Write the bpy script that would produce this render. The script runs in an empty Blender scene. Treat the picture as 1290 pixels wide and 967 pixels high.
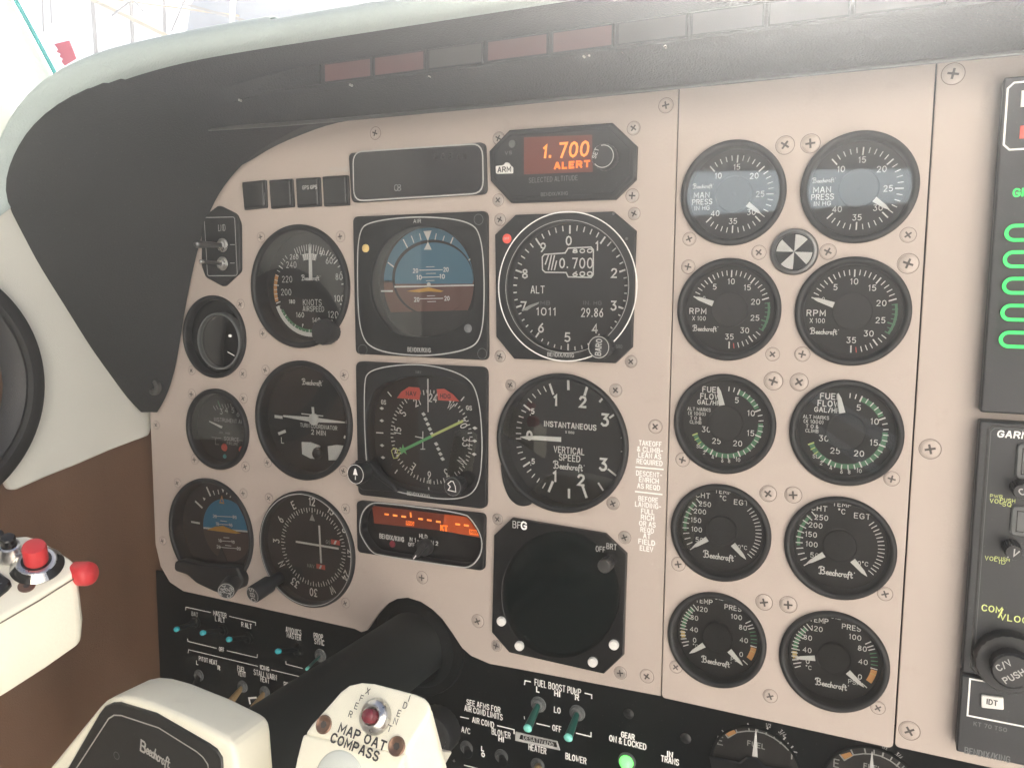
import bpy, bmesh, math, random
from mathutils import Vector, Matrix
random.seed(7)
S = bpy.context.scene
COL = S.collection
R = math.radians
# ------------------------------------------------------------------ camera solved from the circular gauges
F_PX, D0 = 1023.458, 472.939
def _rot(a, b, c):
    Rx = Matrix.Rotation(a, 3, 'X'); Ry = Matrix.Rotation(b, 3, 'Y'); Rz = Matrix.Rotation(c, 3, 'Z')
    return Rx @ Ry @ Rz
RC = _rot(0.104533, -0.439673, -0.009183)
EYE = Vector((0, 0, D0))
# panel space in millimetres: x right, y up, z out of the panel towards the pilot
def ray(px, py): return RC.transposed() @ Vector(((px-645)/F_PX, -(py-483.5)/F_PX, -1))
def U(px, py, z=0.0):
    d = ray(px, py); return EYE + d*((z-D0)/d.z)
def UX(px, py, X):
    d = ray(px, py); return EYE + d*(X/d.x)
def UP(px, py, P, n):
    d = ray(px, py); return EYE + d*((P-EYE).dot(n)/d.dot(n))
def PJ(v):
    q = RC @ (Vector(v)-EYE); return 645+F_PX*q.x/-q.z, 483.5-F_PX*q.y/-q.z
def W(v): return Vector((v[0], -v[2], v[1]))*0.001
def Z(ox, oy, s): return lambda x, y: (ox+x/s, oy+y/s)

# ------------------------------------------------------------------ materials
def mat(name, col, rough=0.5, metal=0.0, spec=0.5, bump=0.0, bscale=400.0, vary=0.0, vscale=30.0, emit=None, es=0.0, coat=0.0, kind='noise', wear=0.0, wcol=(0.5,0.5,0.5), dust=0.0):
    m = bpy.data.materials.new(name); m.use_nodes = True
    nt = m.node_tree; b = nt.nodes['Principled BSDF']
    b.inputs['Base Color'].default_value = (*col, 1); b.inputs['Roughness'].default_value = rough
    b.inputs['Metallic'].default_value = metal; b.inputs['Specular IOR Level'].default_value = spec
    b.inputs['Coat Weight'].default_value = coat
    tc = nt.nodes.new('ShaderNodeTexCoord')
    if emit: b.inputs['Emission Color'].default_value = (*emit, 1); b.inputs['Emission Strength'].default_value = es
    last = None
    if vary > 0:
        n = nt.nodes.new('ShaderNodeTexNoise'); n.inputs['Scale'].default_value = vscale; n.inputs['Detail'].default_value = 6
        nt.links.new(tc.outputs['Object'], n.inputs['Vector'])
        mx = nt.nodes.new('ShaderNodeMix'); mx.data_type = 'RGBA'
        mx.inputs[6].default_value = (*[c*(1-vary) for c in col], 1); mx.inputs[7].default_value = (*[min(1, c*(1+vary)) for c in col], 1)
        nt.links.new(n.outputs['Fac'], mx.inputs[0]); last = mx.outputs[2]
        rr = nt.nodes.new('ShaderNodeMapRange'); rr.inputs[3].default_value = rough*0.8; rr.inputs[4].default_value = min(1, rough*1.2)
        nt.links.new(n.outputs['Fac'], rr.inputs[0]); nt.links.new(rr.outputs[0], b.inputs['Roughness'])
    if wear > 0:
        n = nt.nodes.new('ShaderNodeTexNoise'); n.inputs['Scale'].default_value = 55; n.inputs['Detail'].default_value = 12; n.inputs['Roughness'].default_value = 0.75
        nt.links.new(tc.outputs['Object'], n.inputs['Vector'])
        cr = nt.nodes.new('ShaderNodeValToRGB'); cr.color_ramp.elements[0].position = 0.58; cr.color_ramp.elements[1].position = 0.70
        cr.color_ramp.elements[1].color = (wear, wear, wear, 1)
        nt.links.new(n.outputs['Fac'], cr.inputs[0])
        mx = nt.nodes.new('ShaderNodeMix'); mx.data_type = 'RGBA'
        if last is not None: nt.links.new(last, mx.inputs[6])
        else: mx.inputs[6].default_value = (*col, 1)
        mx.inputs[7].default_value = (*wcol, 1)
        nt.links.new(cr.outputs[0], mx.inputs[0]); last = mx.outputs[2]
    if dust > 0:      # fine dust specks
        n = nt.nodes.new('ShaderNodeTexVoronoi'); n.inputs['Scale'].default_value = 260
        nt.links.new(tc.outputs['Object'], n.inputs['Vector'])
        cr = nt.nodes.new('ShaderNodeValToRGB'); cr.color_ramp.elements[0].position = 0.03; cr.color_ramp.elements[1].position = 0.1
        cr.color_ramp.elements[0].color = (dust, dust, dust, 1); cr.color_ramp.elements[1].color = (0, 0, 0, 1)
        nt.links.new(n.outputs['Distance'], cr.inputs[0])
        mx = nt.nodes.new('ShaderNodeMix'); mx.data_type = 'RGBA'
        if last is not None: nt.links.new(last, mx.inputs[6])
        else: mx.inputs[6].default_value = (*col, 1)
        mx.inputs[7].default_value = (0.45, 0.43, 0.4, 1)
        nt.links.new(cr.outputs[0], mx.inputs[0]); last = mx.outputs[2]
    if last is not None: nt.links.new(last, b.inputs['Base Color'])
    if bump > 0:
        if kind == 'leather':
            n = nt.nodes.new('ShaderNodeTexVoronoi'); n.inputs['Scale'].default_value = bscale; out = n.outputs['Distance']
        else:
            n = nt.nodes.new('ShaderNodeTexNoise'); n.inputs['Scale'].default_value = bscale; n.inputs['Detail'].default_value = 4; out = n.outputs['Fac']
        nt.links.new(tc.outputs['Object'], n.inputs['Vector'])
        bp = nt.nodes.new('ShaderNodeBump'); bp.inputs['Strength'].default_value = bump; bp.inputs['Distance'].default_value = 0.0006
        nt.links.new(out, bp.inputs['Height']); nt.links.new(bp.outputs[0], b.inputs['Normal'])
    return m

M = {}
M['beige'] = mat('beige_paint', (0.47, 0.402, 0.352), 0.42, bump=0.14, bscale=700, vary=0.08, vscale=6, wear=0.35, wcol=(0.36,0.28,0.235))
M['beige_line'] = mat('panel_gap', (0.16, 0.125, 0.105), 0.7)
M['black'] = mat('black_bezel', (0.0095, 0.0105, 0.0115), 0.5, spec=0.4, bump=0.12, bscale=1500, vary=0.12, vscale=60, dust=0.10)
M['gloss_black'] = mat('gloss_black', (0.007, 0.0075, 0.008), 0.25, spec=0.4, vary=0.1)
M['dial'] = mat('dial_black', (0.009, 0.0088, 0.0088), 0.75, spec=0.3, vary=0.15, vscale=80, dust=0.05)
M['dial_grey'] = mat('dial_grey', (0.020, 0.019, 0.018), 0.7, spec=0.3, vary=0.1)
M['knob'] = mat('knob_black', (0.011, 0.012, 0.0135), 0.45, bump=0.15, bscale=1200, dust=0.15)
M['white'] = mat('white_print', (0.90, 0.89, 0.85), 0.6)
M['offwhite'] = mat('faded_print', (0.46, 0.46, 0.44), 0.6)
M['arrow_green'] = mat('arrow_green', (0.16, 0.55, 0.20), 0.6)
M['dim'] = mat('dim_print', (0.16, 0.165, 0.165), 0.6)
M['green'] = mat('green_arc', (0.08, 0.25, 0.12), 0.6)
M['lime'] = mat('lime_print', (0.70, 0.78, 0.26), 0.6)
M['yellow'] = mat('yellow_arc', (0.70, 0.52, 0.20), 0.6)
M['orange'] = mat('orange_arc', (0.72, 0.34, 0.10), 0.6)
M['red'] = mat('red_flag', (0.75, 0.10, 0.07), 0.5)
M['skyblue'] = mat('horizon_blue', (0.02, 0.26, 0.48), 0.55, vary=0.06)
M['skygrey'] = mat('horizon_bluegrey', (0.07, 0.22, 0.33), 0.55, vary=0.06)
M['earth'] = mat('horizon_brown', (0.17, 0.07, 0.05), 0.6, vary=0.08)
M['earth2'] = mat('horizon_brown_dark', (0.06, 0.028, 0.02), 0.6, vary=0.08)
M['amber'] = mat('amber_airplane', (0.80, 0.42, 0.06), 0.5)
M['hood'] = mat('hood_black', (0.008, 0.0095, 0.0105), 0.62, spec=0.4, bump=0.5, bscale=900, kind='leather', vary=0.15, vscale=12, dust=0.10)
M['pad'] = mat('pad_leather', (0.40, 0.475, 0.455), 0.5, bump=0.5, bscale=900, kind='leather', vary=0.06)
M['trim'] = mat('trim_leather', (0.73, 0.73, 0.655), 0.5, bump=0.2, bscale=1300, kind='leather', vary=0.05, vscale=9)
M['brown'] = mat('brown_vinyl', (0.135, 0.073, 0.041), 0.45, bump=0.25, bscale=1100, kind='leather', vary=0.3, vscale=5)
M['sub'] = mat('subpanel_black', (0.0012, 0.0026, 0.0034), 0.65, spec=0.10, bump=0.12, bscale=1200, vary=0.2, dust=0.12)
M['cream'] = mat('cream_plastic', (0.84, 0.81, 0.66), 0.38, bump=0.10, bscale=600, vary=0.06, vscale=14, wear=0.16, wcol=(0.5,0.44,0.32))
M['steel'] = mat('brushed_steel', (0.62, 0.60, 0.57), 0.28, metal=1.0, vary=0.1, vscale=200)
M['screw'] = mat('screw_zinc', (0.56, 0.50, 0.45), 0.38, metal=0.7, vary=0.2, vscale=300)
M['screwslot'] = mat('screw_recess', (0.06, 0.05, 0.045), 0.6)
M['darkmetal'] = mat('dark_metal', (0.16, 0.16, 0.16), 0.35, metal=0.9, vary=0.15, vscale=200)
M['redbtn'] = mat('red_button', (0.55, 0.03, 0.035), 0.42, coat=0.1, vary=0.06, vscale=60)
M['wine'] = mat('wine_button', (0.16, 0.02, 0.03), 0.25, coat=0.3)
M['teal'] = mat('teal_tip', (0.04, 0.42, 0.46), 0.25, coat=0.5, emit=(0.05, 0.6, 0.7), es=0.012)
M['tealgreen'] = mat('green_tip', (0.015, 0.11, 0.085), 0.3, coat=0.5)
M['mint'] = mat('mint_tip', (0.25, 0.75, 0.62), 0.25, emit=(0.3, 0.9, 0.75), es=0.015)
M['tan'] = mat('tan_lever', (0.30, 0.20, 0.09), 0.5)
M['tealseal'] = mat('teal_seal', (0.03, 0.33, 0.34), 0.4)
M['ink'] = mat('engraved_ink', (0.03, 0.03, 0.03), 0.6)
M['plastic_white'] = mat('white_plastic', (0.75, 0.74, 0.70), 0.35, vary=0.04)
M['lens_white'] = mat('frosted_lens', (0.66, 0.69, 0.63), 0.25, coat=0.5)
M['grey'] = mat('grey_plastic', (0.10, 0.105, 0.105), 0.5, bump=0.1, bscale=900, vary=0.1)
M['radio'] = mat('radio_grey', (0.022, 0.024, 0.027), 0.48, bump=0.12, bscale=1500, vary=0.12, dust=0.12)
M['tube'] = mat('tube_glass', (0.88, 0.88, 0.85), 0.3, vary=0.05, vscale=90)
M['pinklens'] = mat('annunciator_pink', (0.10, 0.04, 0.04), 0.4, vary=0.1)
M['greylens'] = mat('annunciator_grey', (0.045, 0.043, 0.042), 0.4, vary=0.1)
M['smoke'] = mat('smoked_display', (0.010, 0.010, 0.011), 0.12, vary=0.1)
M['crt'] = mat('dark_crt', (0.001, 0.004, 0.004), 0.15, spec=0.15, vary=0.1)
M['led_orange'] = mat('led_orange', (0.8, 0.2, 0.02), 0.5, emit=(1.0, 0.13, 0.015), es=0.13)
M['led_bright'] = mat('led_bright', (0.8, 0.3, 0.05), 0.5, emit=(1.0, 0.17, 0.03), es=0.16)
M['led_back'] = mat('led_back', (0.09, 0.022, 0.012), 0.4, emit=(1.0, 0.08, 0.012), es=0.010)
M['led_backhot'] = mat('led_back_hot', (0.2, 0.04, 0.01), 0.4, emit=(1.0, 0.12, 0.02), es=0.045)
M['led_green'] = mat('led_green', (0.02, 0.6, 0.1), 0.4, emit=(0.0, 1.0, 0.14), es=0.12)
M['gear_green'] = mat('gear_green', (0.1, 0.9, 0.2), 0.3, emit=(0.12, 1.0, 0.10), es=0.6)
M['redcloth'] = mat('red_sticker', (0.75, 0.10, 0.16), 0.6)
M['outpost'] = mat('outside_post', (0.07, 0.08, 0.075), 0.7)
M['outbeam'] = mat('outside_beam', (0.40, 0.28, 0.08), 0.7)
M['outblue'] = mat('outside_blue', (0.05, 0.12, 0.22), 0.7, vary=0.3, vscale=2.5)
M['cabin'] = mat('cabin_cloth', (0.016, 0.015, 0.014), 0.8, vary=0.2)
M['hangar_wall'] = mat('hangar_wall', (0.42, 0.50, 0.56), 0.8)
M['seam'] = mat('seam_grime', (0.16, 0.13, 0.09), 0.7)  # dark brownish line for the groove below the grip's top edge
M['cabin_light'] = mat('cabin_trim_cloth', (0.58, 0.555, 0.52), 0.8, vary=0.1)
M['ground'] = mat('apron_asphalt', (0.055, 0.054, 0.052), 0.85, vary=0.2, vscale=0.5)
M['shaft'] = mat('shaft_black', (0.006, 0.009, 0.0095), 0.6, spec=0.3, bump=0.1, bscale=900, vary=0.2)
M['gloss_plate'] = mat('badge_black', (0.014, 0.014, 0.013), 0.4, bump=0.1, bscale=1500, dust=0.12)
M['silver_print'] = mat('silver_print', (0.55, 0.54, 0.5), 0.35, metal=0.5)
M['brass'] = mat('dark_brass', (0.22, 0.13, 0.09), 0.35, metal=0.7)
M['navyline'] = mat('steel_blue_glare', (0.2, 0.25, 0.3), 0.3)

def glass_mat(name, tint=(0.96, 0.97, 0.97), ior=1.5, boost=0.0, rough=0.015, smear=0.0):
    m = bpy.data.materials.new(name); m.use_nodes = True; nt = m.node_tree; nt.nodes.clear()
    o = nt.nodes.new('ShaderNodeOutputMaterial'); mx = nt.nodes.new('ShaderNodeMixShader')
    t = nt.nodes.new('ShaderNodeBsdfTransparent'); t.inputs[0].default_value = (*tint, 1)
    g = nt.nodes.new('ShaderNodeBsdfGlossy'); g.inputs['Roughness'].default_value = rough
    fr = nt.nodes.new('ShaderNodeFresnel'); fr.inputs[0].default_value = ior
    ad = nt.nodes.new('ShaderNodeMath'); ad.operation = 'ADD'; ad.inputs[1].default_value = boost
    nt.links.new(fr.outputs[0], ad.inputs[0]); nt.links.new(ad.outputs[0], mx.inputs[0])
    nt.links.new(t.outputs[0], mx.inputs[1]); nt.links.new(g.outputs[0], mx.inputs[2])
    if smear > 0:
        tc = nt.nodes.new('ShaderNodeTexCoord'); n = nt.nodes.new('ShaderNodeTexNoise'); n.inputs['Scale'].default_value = 40; n.inputs['Detail'].default_value = 8
        mp = nt.nodes.new('ShaderNodeMapping'); mp.inputs['Scale'].default_value = (0.5, 1, 2.2); mp.inputs['Rotation'].default_value = (0, 0.6, 0)
        nt.links.new(tc.outputs['Object'], mp.inputs[0]); nt.links.new(mp.outputs[0], n.inputs['Vector'])
        mr = nt.nodes.new('ShaderNodeMapRange'); mr.inputs[1].default_value = 0.4; mr.inputs[2].default_value = 0.75; mr.inputs[3].default_value = rough; mr.inputs[4].default_value = smear
        nt.links.new(n.outputs['Fac'], mr.inputs[0]); nt.links.new(mr.outputs[0], g.inputs['Roughness'])
    nt.links.new(mx.outputs[0], o.inputs[0]); return m
M['glass'] = glass_mat('cover_glass', boost=0.05, smear=0.035)
M['windshield'] = glass_mat('windshield_acrylic', (0.97, 0.98, 0.98), 1.45)

# ------------------------------------------------------------------ single-line engraving font (cap height 6 units)
G = {
'A': (4, '0,0 1.7,6 2.3,6 4,0;.7,2 3.3,2'), 'B': (3.8, '0,0 0,6 2.6,6 3.5,5.3 3.5,3.9 2.6,3.2 0,3.2;2.6,3.2 3.8,2.3 3.8,.9 2.8,0 0,0'),
'C': (4, '4,4.9 3.2,5.8 1.6,6 .5,5.2 0,3.8 0,2.2 .5,.8 1.6,0 3.2,.2 4,1.1'), 'D': (4, '0,0 0,6 2,6 3.4,5.2 4,3.8 4,2.2 3.4,.8 2,0 0,0'),
'E': (3.4, '3.4,6 0,6 0,0 3.4,0;0,3.1 2.8,3.1'), 'F': (3.3, '3.3,6 0,6 0,0;0,3.1 2.7,3.1'),
'G': (4.1, '4,4.9 3.2,5.8 1.6,6 .5,5.2 0,3.8 0,2.2 .5,.8 1.6,0 3.2,.2 4.1,1.1 4.1,2.8 2.4,2.8'), 'H': (3.9, '0,0 0,6;3.9,0 3.9,6;0,3.1 3.9,3.1'),
'I': (.6, '.3,0 .3,6'), 'J': (3, '3,6 3,1.4 2.3,.2 1,0 0,.9'), 'K': (3.8, '0,0 0,6;3.7,6 0,2.4;1.3,3.5 3.8,0'), 'L': (3.2, '0,6 0,0 3.2,0'),
'M': (4.8, '0,0 0,6 2.4,1.6 4.8,6 4.8,0'), 'N': (4, '0,0 0,6 4,0 4,6'),
'O': (4.4, '2.2,6 3.5,5.5 4.3,4 4.3,2 3.5,.5 2.2,0 .9,.5 .1,2 .1,4 .9,5.5 2.2,6'), 'P': (3.7, '0,0 0,6 2.6,6 3.7,5.2 3.7,3.6 2.6,2.8 0,2.8'),
'Q': (4.4, '2.2,6 3.5,5.5 4.3,4 4.3,2 3.5,.5 2.2,0 .9,.5 .1,2 .1,4 .9,5.5 2.2,6;2.6,1.6 4.3,-.4'), 'R': (3.8, '0,0 0,6 2.6,6 3.7,5.2 3.7,3.7 2.6,3 0,3;2.2,3 3.8,0'),
'S': (3.7, '3.6,5 2.8,5.9 1.1,6 .1,5.1 .1,4 1,3.3 2.8,2.8 3.7,2 3.6,.8 2.7,0 .9,0 0,1'), 'T': (4, '0,6 4,6;2,6 2,0'),
'U': (3.9, '0,6 0,1.6 .8,.3 1.95,0 3.1,.3 3.9,1.6 3.9,6'), 'V': (4, '0,6 2,0 4,6'), 'W': (5.4, '0,6 1.4,0 2.7,5 4,0 5.4,6'),
'X': (3.9, '0,6 3.9,0;3.9,6 0,0'), 'Y': (4, '0,6 2,3 4,6;2,3 2,0'), 'Z': (3.7, '.1,6 3.6,6 0,0 3.7,0'),
'0': (3.8, '1.9,6 3.1,5.4 3.7,4 3.7,2 3.1,.6 1.9,0 .7,.6 .1,2 .1,4 .7,5.4 1.9,6'), '1': (1.6, '.1,4.9 1.2,6 1.2,0'),
'2': (3.6, '.1,4.7 .8,5.8 2,6 3.2,5.5 3.5,4.3 2.9,3.1 .1,0 3.6,0'), '3': (3.6, '.3,6 3.3,6 1.7,3.7 2.9,3.3 3.5,2.3 3.4,1 2.4,.1 1.1,0 .1,.9'),
'4': (3.9, '2.9,0 2.9,6 0,1.7 3.9,1.7'), '5': (3.6, '3.3,6 .6,6 .3,3.4 1.8,3.8 3.1,3.3 3.6,2 3,.6 1.7,0 .1,.7'),
'6': (3.6, '2.9,6 .8,3.6 .1,2 .6,.6 1.8,0 3,.5 3.5,1.8 3,3.1 1.8,3.7 .9,3.5'), '7': (3.5, '0,6 3.5,6 1.3,0'),
'8': (3.6, '1.8,6 3,5.5 3.2,4.2 1.8,3.3 .4,4.2 .6,5.5 1.8,6;1.8,3.1 3.4,2.2 3.4,.9 1.8,0 .2,.9 .2,2.2 1.8,3.1'), '9': (3.6, '.7,0 2.8,2.4 3.5,4 3,5.4 1.8,6 .6,5.5 .1,4.2 .6,2.9 1.8,2.3 2.7,2.5'),
'/': (2.4, '0,-.3 2.4,6.3'), '.': (.8, '.4,0 .4,.5'), ',': (.8, '.6,.5 .2,-.9'), '-': (2.4, '0,3 2.4,3'), '&': (4, '4,0 .6,4.4 .8,5.6 1.8,6 2.7,5.4 2.6,4.4 .5,2.4 .1,1.2 .9,.1 2.2,.1 4,2.4'),
"'": (.7, '.4,6 .3,4.8'), '(': (1.4, '1.4,6.4 .3,4.6 .3,1.4 1.4,-.4'), ')': (1.4, '0,6.4 1.1,4.6 1.1,1.4 0,-.4'), '°': (1.9, '.9,6.3 1.6,5.9 1.6,5 .9,4.5 .2,5 .2,5.9 .9,6.3'),
'#': (3, '.8,0 1.2,6;2,0 2.4,6;0,4 3,4;0,2 3,2'), '®': (1.6, '.8,6.4 1.4,6 1.4,5.2 .8,4.8 .2,5.2 .2,6 .8,6.4'), '|': (.6, '.3,-.5 .3,6.5'), '+': (3, '0,3 3,3;1.5,1.5 1.5,4.5'),
'ß': (4.6, '0,.2 .8,-.3 1.5,.6 1.9,6.2;.2,4.9 .6,6.2 2.6,7 4.3,6.2 4.2,4.6 2.6,3.7 1.6,3.8;2.6,3.7 4.6,2.8 4.4,.9 3,0 1.7,.4'),
'e': (2.6, '-.4,1.2 1.9,2 1.8,3 1,3.3 .3,2.6 .2,1.2 .9,.1 2.6,.6'), 'c': (2.4, '1.9,2.7 1.1,3.3 .3,2.6 .2,1 .9,.1 2.4,.6'), 'h': (3, '0,.4 .5,6;.3,0 .4,2.2 1.3,3.2 2,2.8 2.1,.6 3,.5'),
'r': (2.2, '0,.5 .3,3.2;.2,2.1 1,3.1 1.9,3 ;'), 'a': (3, '2.1,2.8 1,3.3 .2,2.3 .2,.9 .9,.1 1.9,.9 2.2,3.1 2.2,.6 3,.5'), 'f': (2.2, '.6,-1.2 .9,5.2 1.6,6 2.3,5.5;-.1,3.1 2,3.3'), 't': (2.2, '.9,5.4 .9,.8 1.5,.1 2.3,.7;-.1,3.4 2.1,3.6'),
}
GP = {k: (w, [[tuple(float(c) for c in p.split(',')) for p in s.split()] for s in d.split(';') if s.strip()]) for k, (w, d) in G.items()}

# ------------------------------------------------------------------ mesh builder (panel millimetres)
class MB:
    def __init__(s, T=None): s.v = []; s.f = []; s.m = []; s.T = T
    def av(s, p):
        p = Vector(p)
        if s.T is not None: p = s.T @ p
        s.v.append(p); return len(s.v)-1
    def face(s, pts, mi=0): s.f.append([s.av(p) for p in pts]); s.m.append(mi)
    def poly(s, pts, z, mi=0):          # flat polygon facing +z
        a = sum(pts[i][0]*pts[(i+1) % len(pts)][1]-pts[(i+1) % len(pts)][0]*pts[i][1] for i in range(len(pts)))
        if a < 0: pts = pts[::-1]
        s.face([(p[0], p[1], z) for p in pts], mi)
    def prism(s, pts, z0, z1, mi=0, ch=0.0, back=False):
        pts = [(p[0], p[1]) for p in pts]
        a = sum(pts[i][0]*pts[(i+1) % len(pts)][1]-pts[(i+1) % len(pts)][0]*pts[i][1] for i in range(len(pts)))
        if a < 0: pts = pts[::-1]
        n = len(pts)
        rings = [(pts, z0)]
        if ch > 0:
            rings.append((pts, z1-ch)); rings.append((inset(pts, ch), z1))
        else: rings.append((pts, z1))
        ids = [[s.av((p[0], p[1], z)) for p in pp] for pp, z in rings]
        for k in range(len(ids)-1):
            for i in range(n):
                s.f.append([ids[k][i], ids[k][(i+1) % n], ids[k+1][(i+1) % n], ids[k+1][i]]); s.m.append(mi)
        s.f.append(ids[-1]); s.m.append(mi)
        s.f.append(ids[0][::-1]); s.m.append(mi)
    def disc(s, c, r, z, mi=0, n=48, ry=None):
        ry = ry or r; s.face([(c[0]+r*math.cos(2*math.pi*i/n), c[1]+ry*math.sin(2*math.pi*i/n), z) for i in range(n)], mi)
    def arc(s, c, r0, r1, a0, a1, z, mi=0, n=24):
        for i in range(n):
            t0 = R(a0+(a1-a0)*i/n); t1 = R(a0+(a1-a0)*(i+1)/n)
            q = [(c[0]+r0*math.cos(t0), c[1]+r0*math.sin(t0)), (c[0]+r1*math.cos(t0), c[1]+r1*math.sin(t0)), (c[0]+r1*math.cos(t1), c[1]+r1*math.sin(t1)), (c[0]+r0*math.cos(t1), c[1]+r0*math.sin(t1))]
            s.poly(q, z, mi)
    def tick(s, c, ang, r0, r1, w, z, mi=0, w1=None):
        a = R(ang); d = Vector((math.cos(a), math.sin(a))); n = Vector((-d.y, d.x)); c = Vector((c[0], c[1])); w1 = w if w1 is None else w1
        s.poly([c+d*r0-n*w/2, c+d*r1-n*w1/2, c+d*r1+n*w1/2, c+d*r0+n*w/2], z, mi)
    def lathe(s, c, prof, mi=0, n=48, knurl=0, ka=0.0, cap=True):
        rows = []
        for (r, z) in prof:
            row = []
            for i in range(n):
                a = 2*math.pi*i/n; rr = r
                if knurl and ka: rr = r - (ka if (i*knurl//n*2) % 2 == 0 and (i % 2) else 0)
                row.append(s.av((c[0]+rr*math.cos(a), c[1]+rr*math.sin(a), z)))
            rows.append(row)
        for k in range(len(rows)-1):
            for i in range(n):
                s.f.append([rows[k][i], rows[k][(i+1) % n], rows[k+1][(i+1) % n], rows[k+1][i]]); s.m.append(mi)
        if cap and prof[-1][0] > 0.01: s.f.append(rows[-1]); s.m.append(mi)
    def ribbon(s, pts, w, z, mi=0, closed=None):
        P = [Vector((p[0], p[1])) for p in pts]
        Q = [P[0]]
        for p in P[1:]:
            if (p-Q[-1]).length > 1e-6: Q.append(p)
        P = Q
        if closed is None: closed = len(P) > 3 and (P[0]-P[-1]).length < 1e-4
        if closed and (P[0]-P[-1]).length < 1e-4: P = P[:-1]
        n = len(P)
        if n < 2: return
        if not closed:     # square the ends out a little
            d0 = (P[0]-P[1]).normalized(); d1 = (P[-1]-P[-2]).normalized(); P[0] = P[0]+d0*w*0.35; P[-1] = P[-1]+d1*w*0.35
        L = []; Rr = []
        for i in range(n):
            if closed: a = P[i]-P[i-1]; b = P[(i+1) % n]-P[i]
            else:
                a = P[i]-P[i-1] if i > 0 else P[1]-P[0]; b = P[i+1]-P[i] if i < n-1 else a
            a = a.normalized(); b = b.normalized()
            na = Vector((-a.y, a.x)); nb = Vector((-b.y, b.x)); m_ = na+nb
            if m_.length < 0.3: m_ = na
            m_ = m_.normalized(); k = 1/max(0.5, m_.dot(na))
            L.append(P[i]+m_*w/2*k); Rr.append(P[i]-m_*w/2*k)
        rng = range(n) if closed else range(n-1)
        for i in rng:
            j = (i+1) % n; s.face([(*Rr[i], z), (*Rr[j], z), (*L[j], z), (*L[i], z)], mi)
    def text(s, st, c, h, z, mi=0, w=None, ang=0.0, wf=1.0, sp=2.1, total=None, anchor='c', shear=0.0):
        k = h/6.0; adv = []; x = 0.0
        for ch in st:
            if ch == ' ': x += 2.6; adv.append(None); continue
            g = GP.get(ch)
            if g is None: adv.append(None); x += 2; continue
            adv.append(x); x += g[0]+sp
        x -= sp
        kx = k*wf
        if total: kx = total/max(x, .1)
        w = (w or h*0.125)*(1.22 if h > 2.35 else 1.0)*min(1.0, (kx/k)**0.8)
        a = R(ang); ca, sa = math.cos(a), math.sin(a)
        ox = {'c': -x/2, 'l': 0.0, 'r': -x}[anchor]
        q = 0
        for ch, ax in zip(st, adv):
            if ax is None: continue
            for stn in GP[ch][1]:
                pts = []
                for (px, py) in stn:
                    X = (px+ax+ox+shear*py)*kx; Y = (py-3)*k
                    pts.append((c[0]+X*ca-Y*sa, c[1]+X*sa+Y*ca))
                s.ribbon(pts, w, z+0.012*(q % 4), mi); q += 1
    # --- pixel-anchored text: conv maps zoomed pixels to photo pixels
    def t(s, st, cv, x, y, hz, z, mi=0, wz=None, ang=0.0, **kw):
        p = U(*cv(x, y), z); h = (U(*cv(x, y-hz/2), z)-U(*cv(x, y+hz/2), z)).length
        tot = None
        if wz: tot = (U(*cv(x-wz/2, y), z)-U(*cv(x+wz/2, y), z)).length
        s.text(st, p, h, z, mi, ang=ang, total=tot, **kw)
    def ln(s, cv, pts, wmm, z, mi=0, closed=False): s.ribbon([U(*cv(*p), z) for p in pts], wmm, z, mi, closed)
    def pl(s, cv, pts, z, mi=0): s.poly([U(*cv(*p), z) for p in pts], z, mi)
    def tube(s, pts, rad, mi=0, n=16, cap=True):
        rows = []
        for i, p in enumerate(pts):
            p = Vector(p); a = Vector(pts[max(0, i-1)]); b = Vector(pts[min(len(pts)-1, i+1)]); d = (b-a).normalized()
            u = d.cross(Vector((0, 1, 0.13))).normalized(); v = d.cross(u)
            r = rad[i] if isinstance(rad, (list, tuple)) else rad
            rows.append([s.av(p+(u*math.cos(2*math.pi*k/n)+v*math.sin(2*math.pi*k/n))*r) for k in range(n)])
        for k in range(len(rows)-1):
            for i in range(n): s.f.append([rows[k][i], rows[k+1][i], rows[k+1][(i+1) % n], rows[k][(i+1) % n]]); s.m.append(mi)
        if cap: s.f.append(rows[-1][::-1]); s.m.append(mi); s.f.append(rows[0]); s.m.append(mi)
    def loft(s, rows, mi=0, flip=False):
        ids = [[s.av(p) for p in r] for r in rows]
        for k in range(len(ids)-1):
            for i in range(len(ids[k])-1):
                q = [ids[k][i], ids[k][i+1], ids[k+1][i+1], ids[k+1][i]]
                s.f.append(q[::-1] if flip else q); s.m.append(mi)
    def build(s, name, mats, parent=None, loc=None, sharp=38, bevel=0.0, recalc=False, bseg=2):
        o_ = ORG.get(parent.name) if parent is not None else (Vector(loc) if loc is not None else Vector((0, 0, 0)))
        me = bpy.data.meshes.new(name)
        me.from_pydata([tuple(W(v-o_)) for v in s.v], [], s.f)
        if not isinstance(mats, (list, tuple)): mats = [mats]
        for m_ in mats: me.materials.append(m_ if not isinstance(m_, str) else M[m_])
        me.polygons.foreach_set('material_index', s.m)
        if bevel > 0 or recalc:
            bm = bmesh.new(); bm.from_mesh(me)
            bmesh.ops.remove_doubles(bm, verts=bm.verts, dist=1e-7)
            if recalc or bevel > 0: bmesh.ops.recalc_face_normals(bm, faces=bm.faces)
            if bevel > 0:
                ed = [e for e in bm.edges if len(e.link_faces) == 2 and e.calc_face_angle(0) > 0.35]
                bmesh.ops.bevel(bm, geom=ed, offset=bevel*0.001, segments=bseg, profile=0.5, affect='EDGES')
            bm.to_mesh(me); bm.free()
        me.polygons.foreach_set('use_smooth', [True]*len(me.polygons))
        me.set_sharp_from_angle(angle=R(sharp))
        o = bpy.data.objects.new(name, me); COL.objects.link(o)
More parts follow.
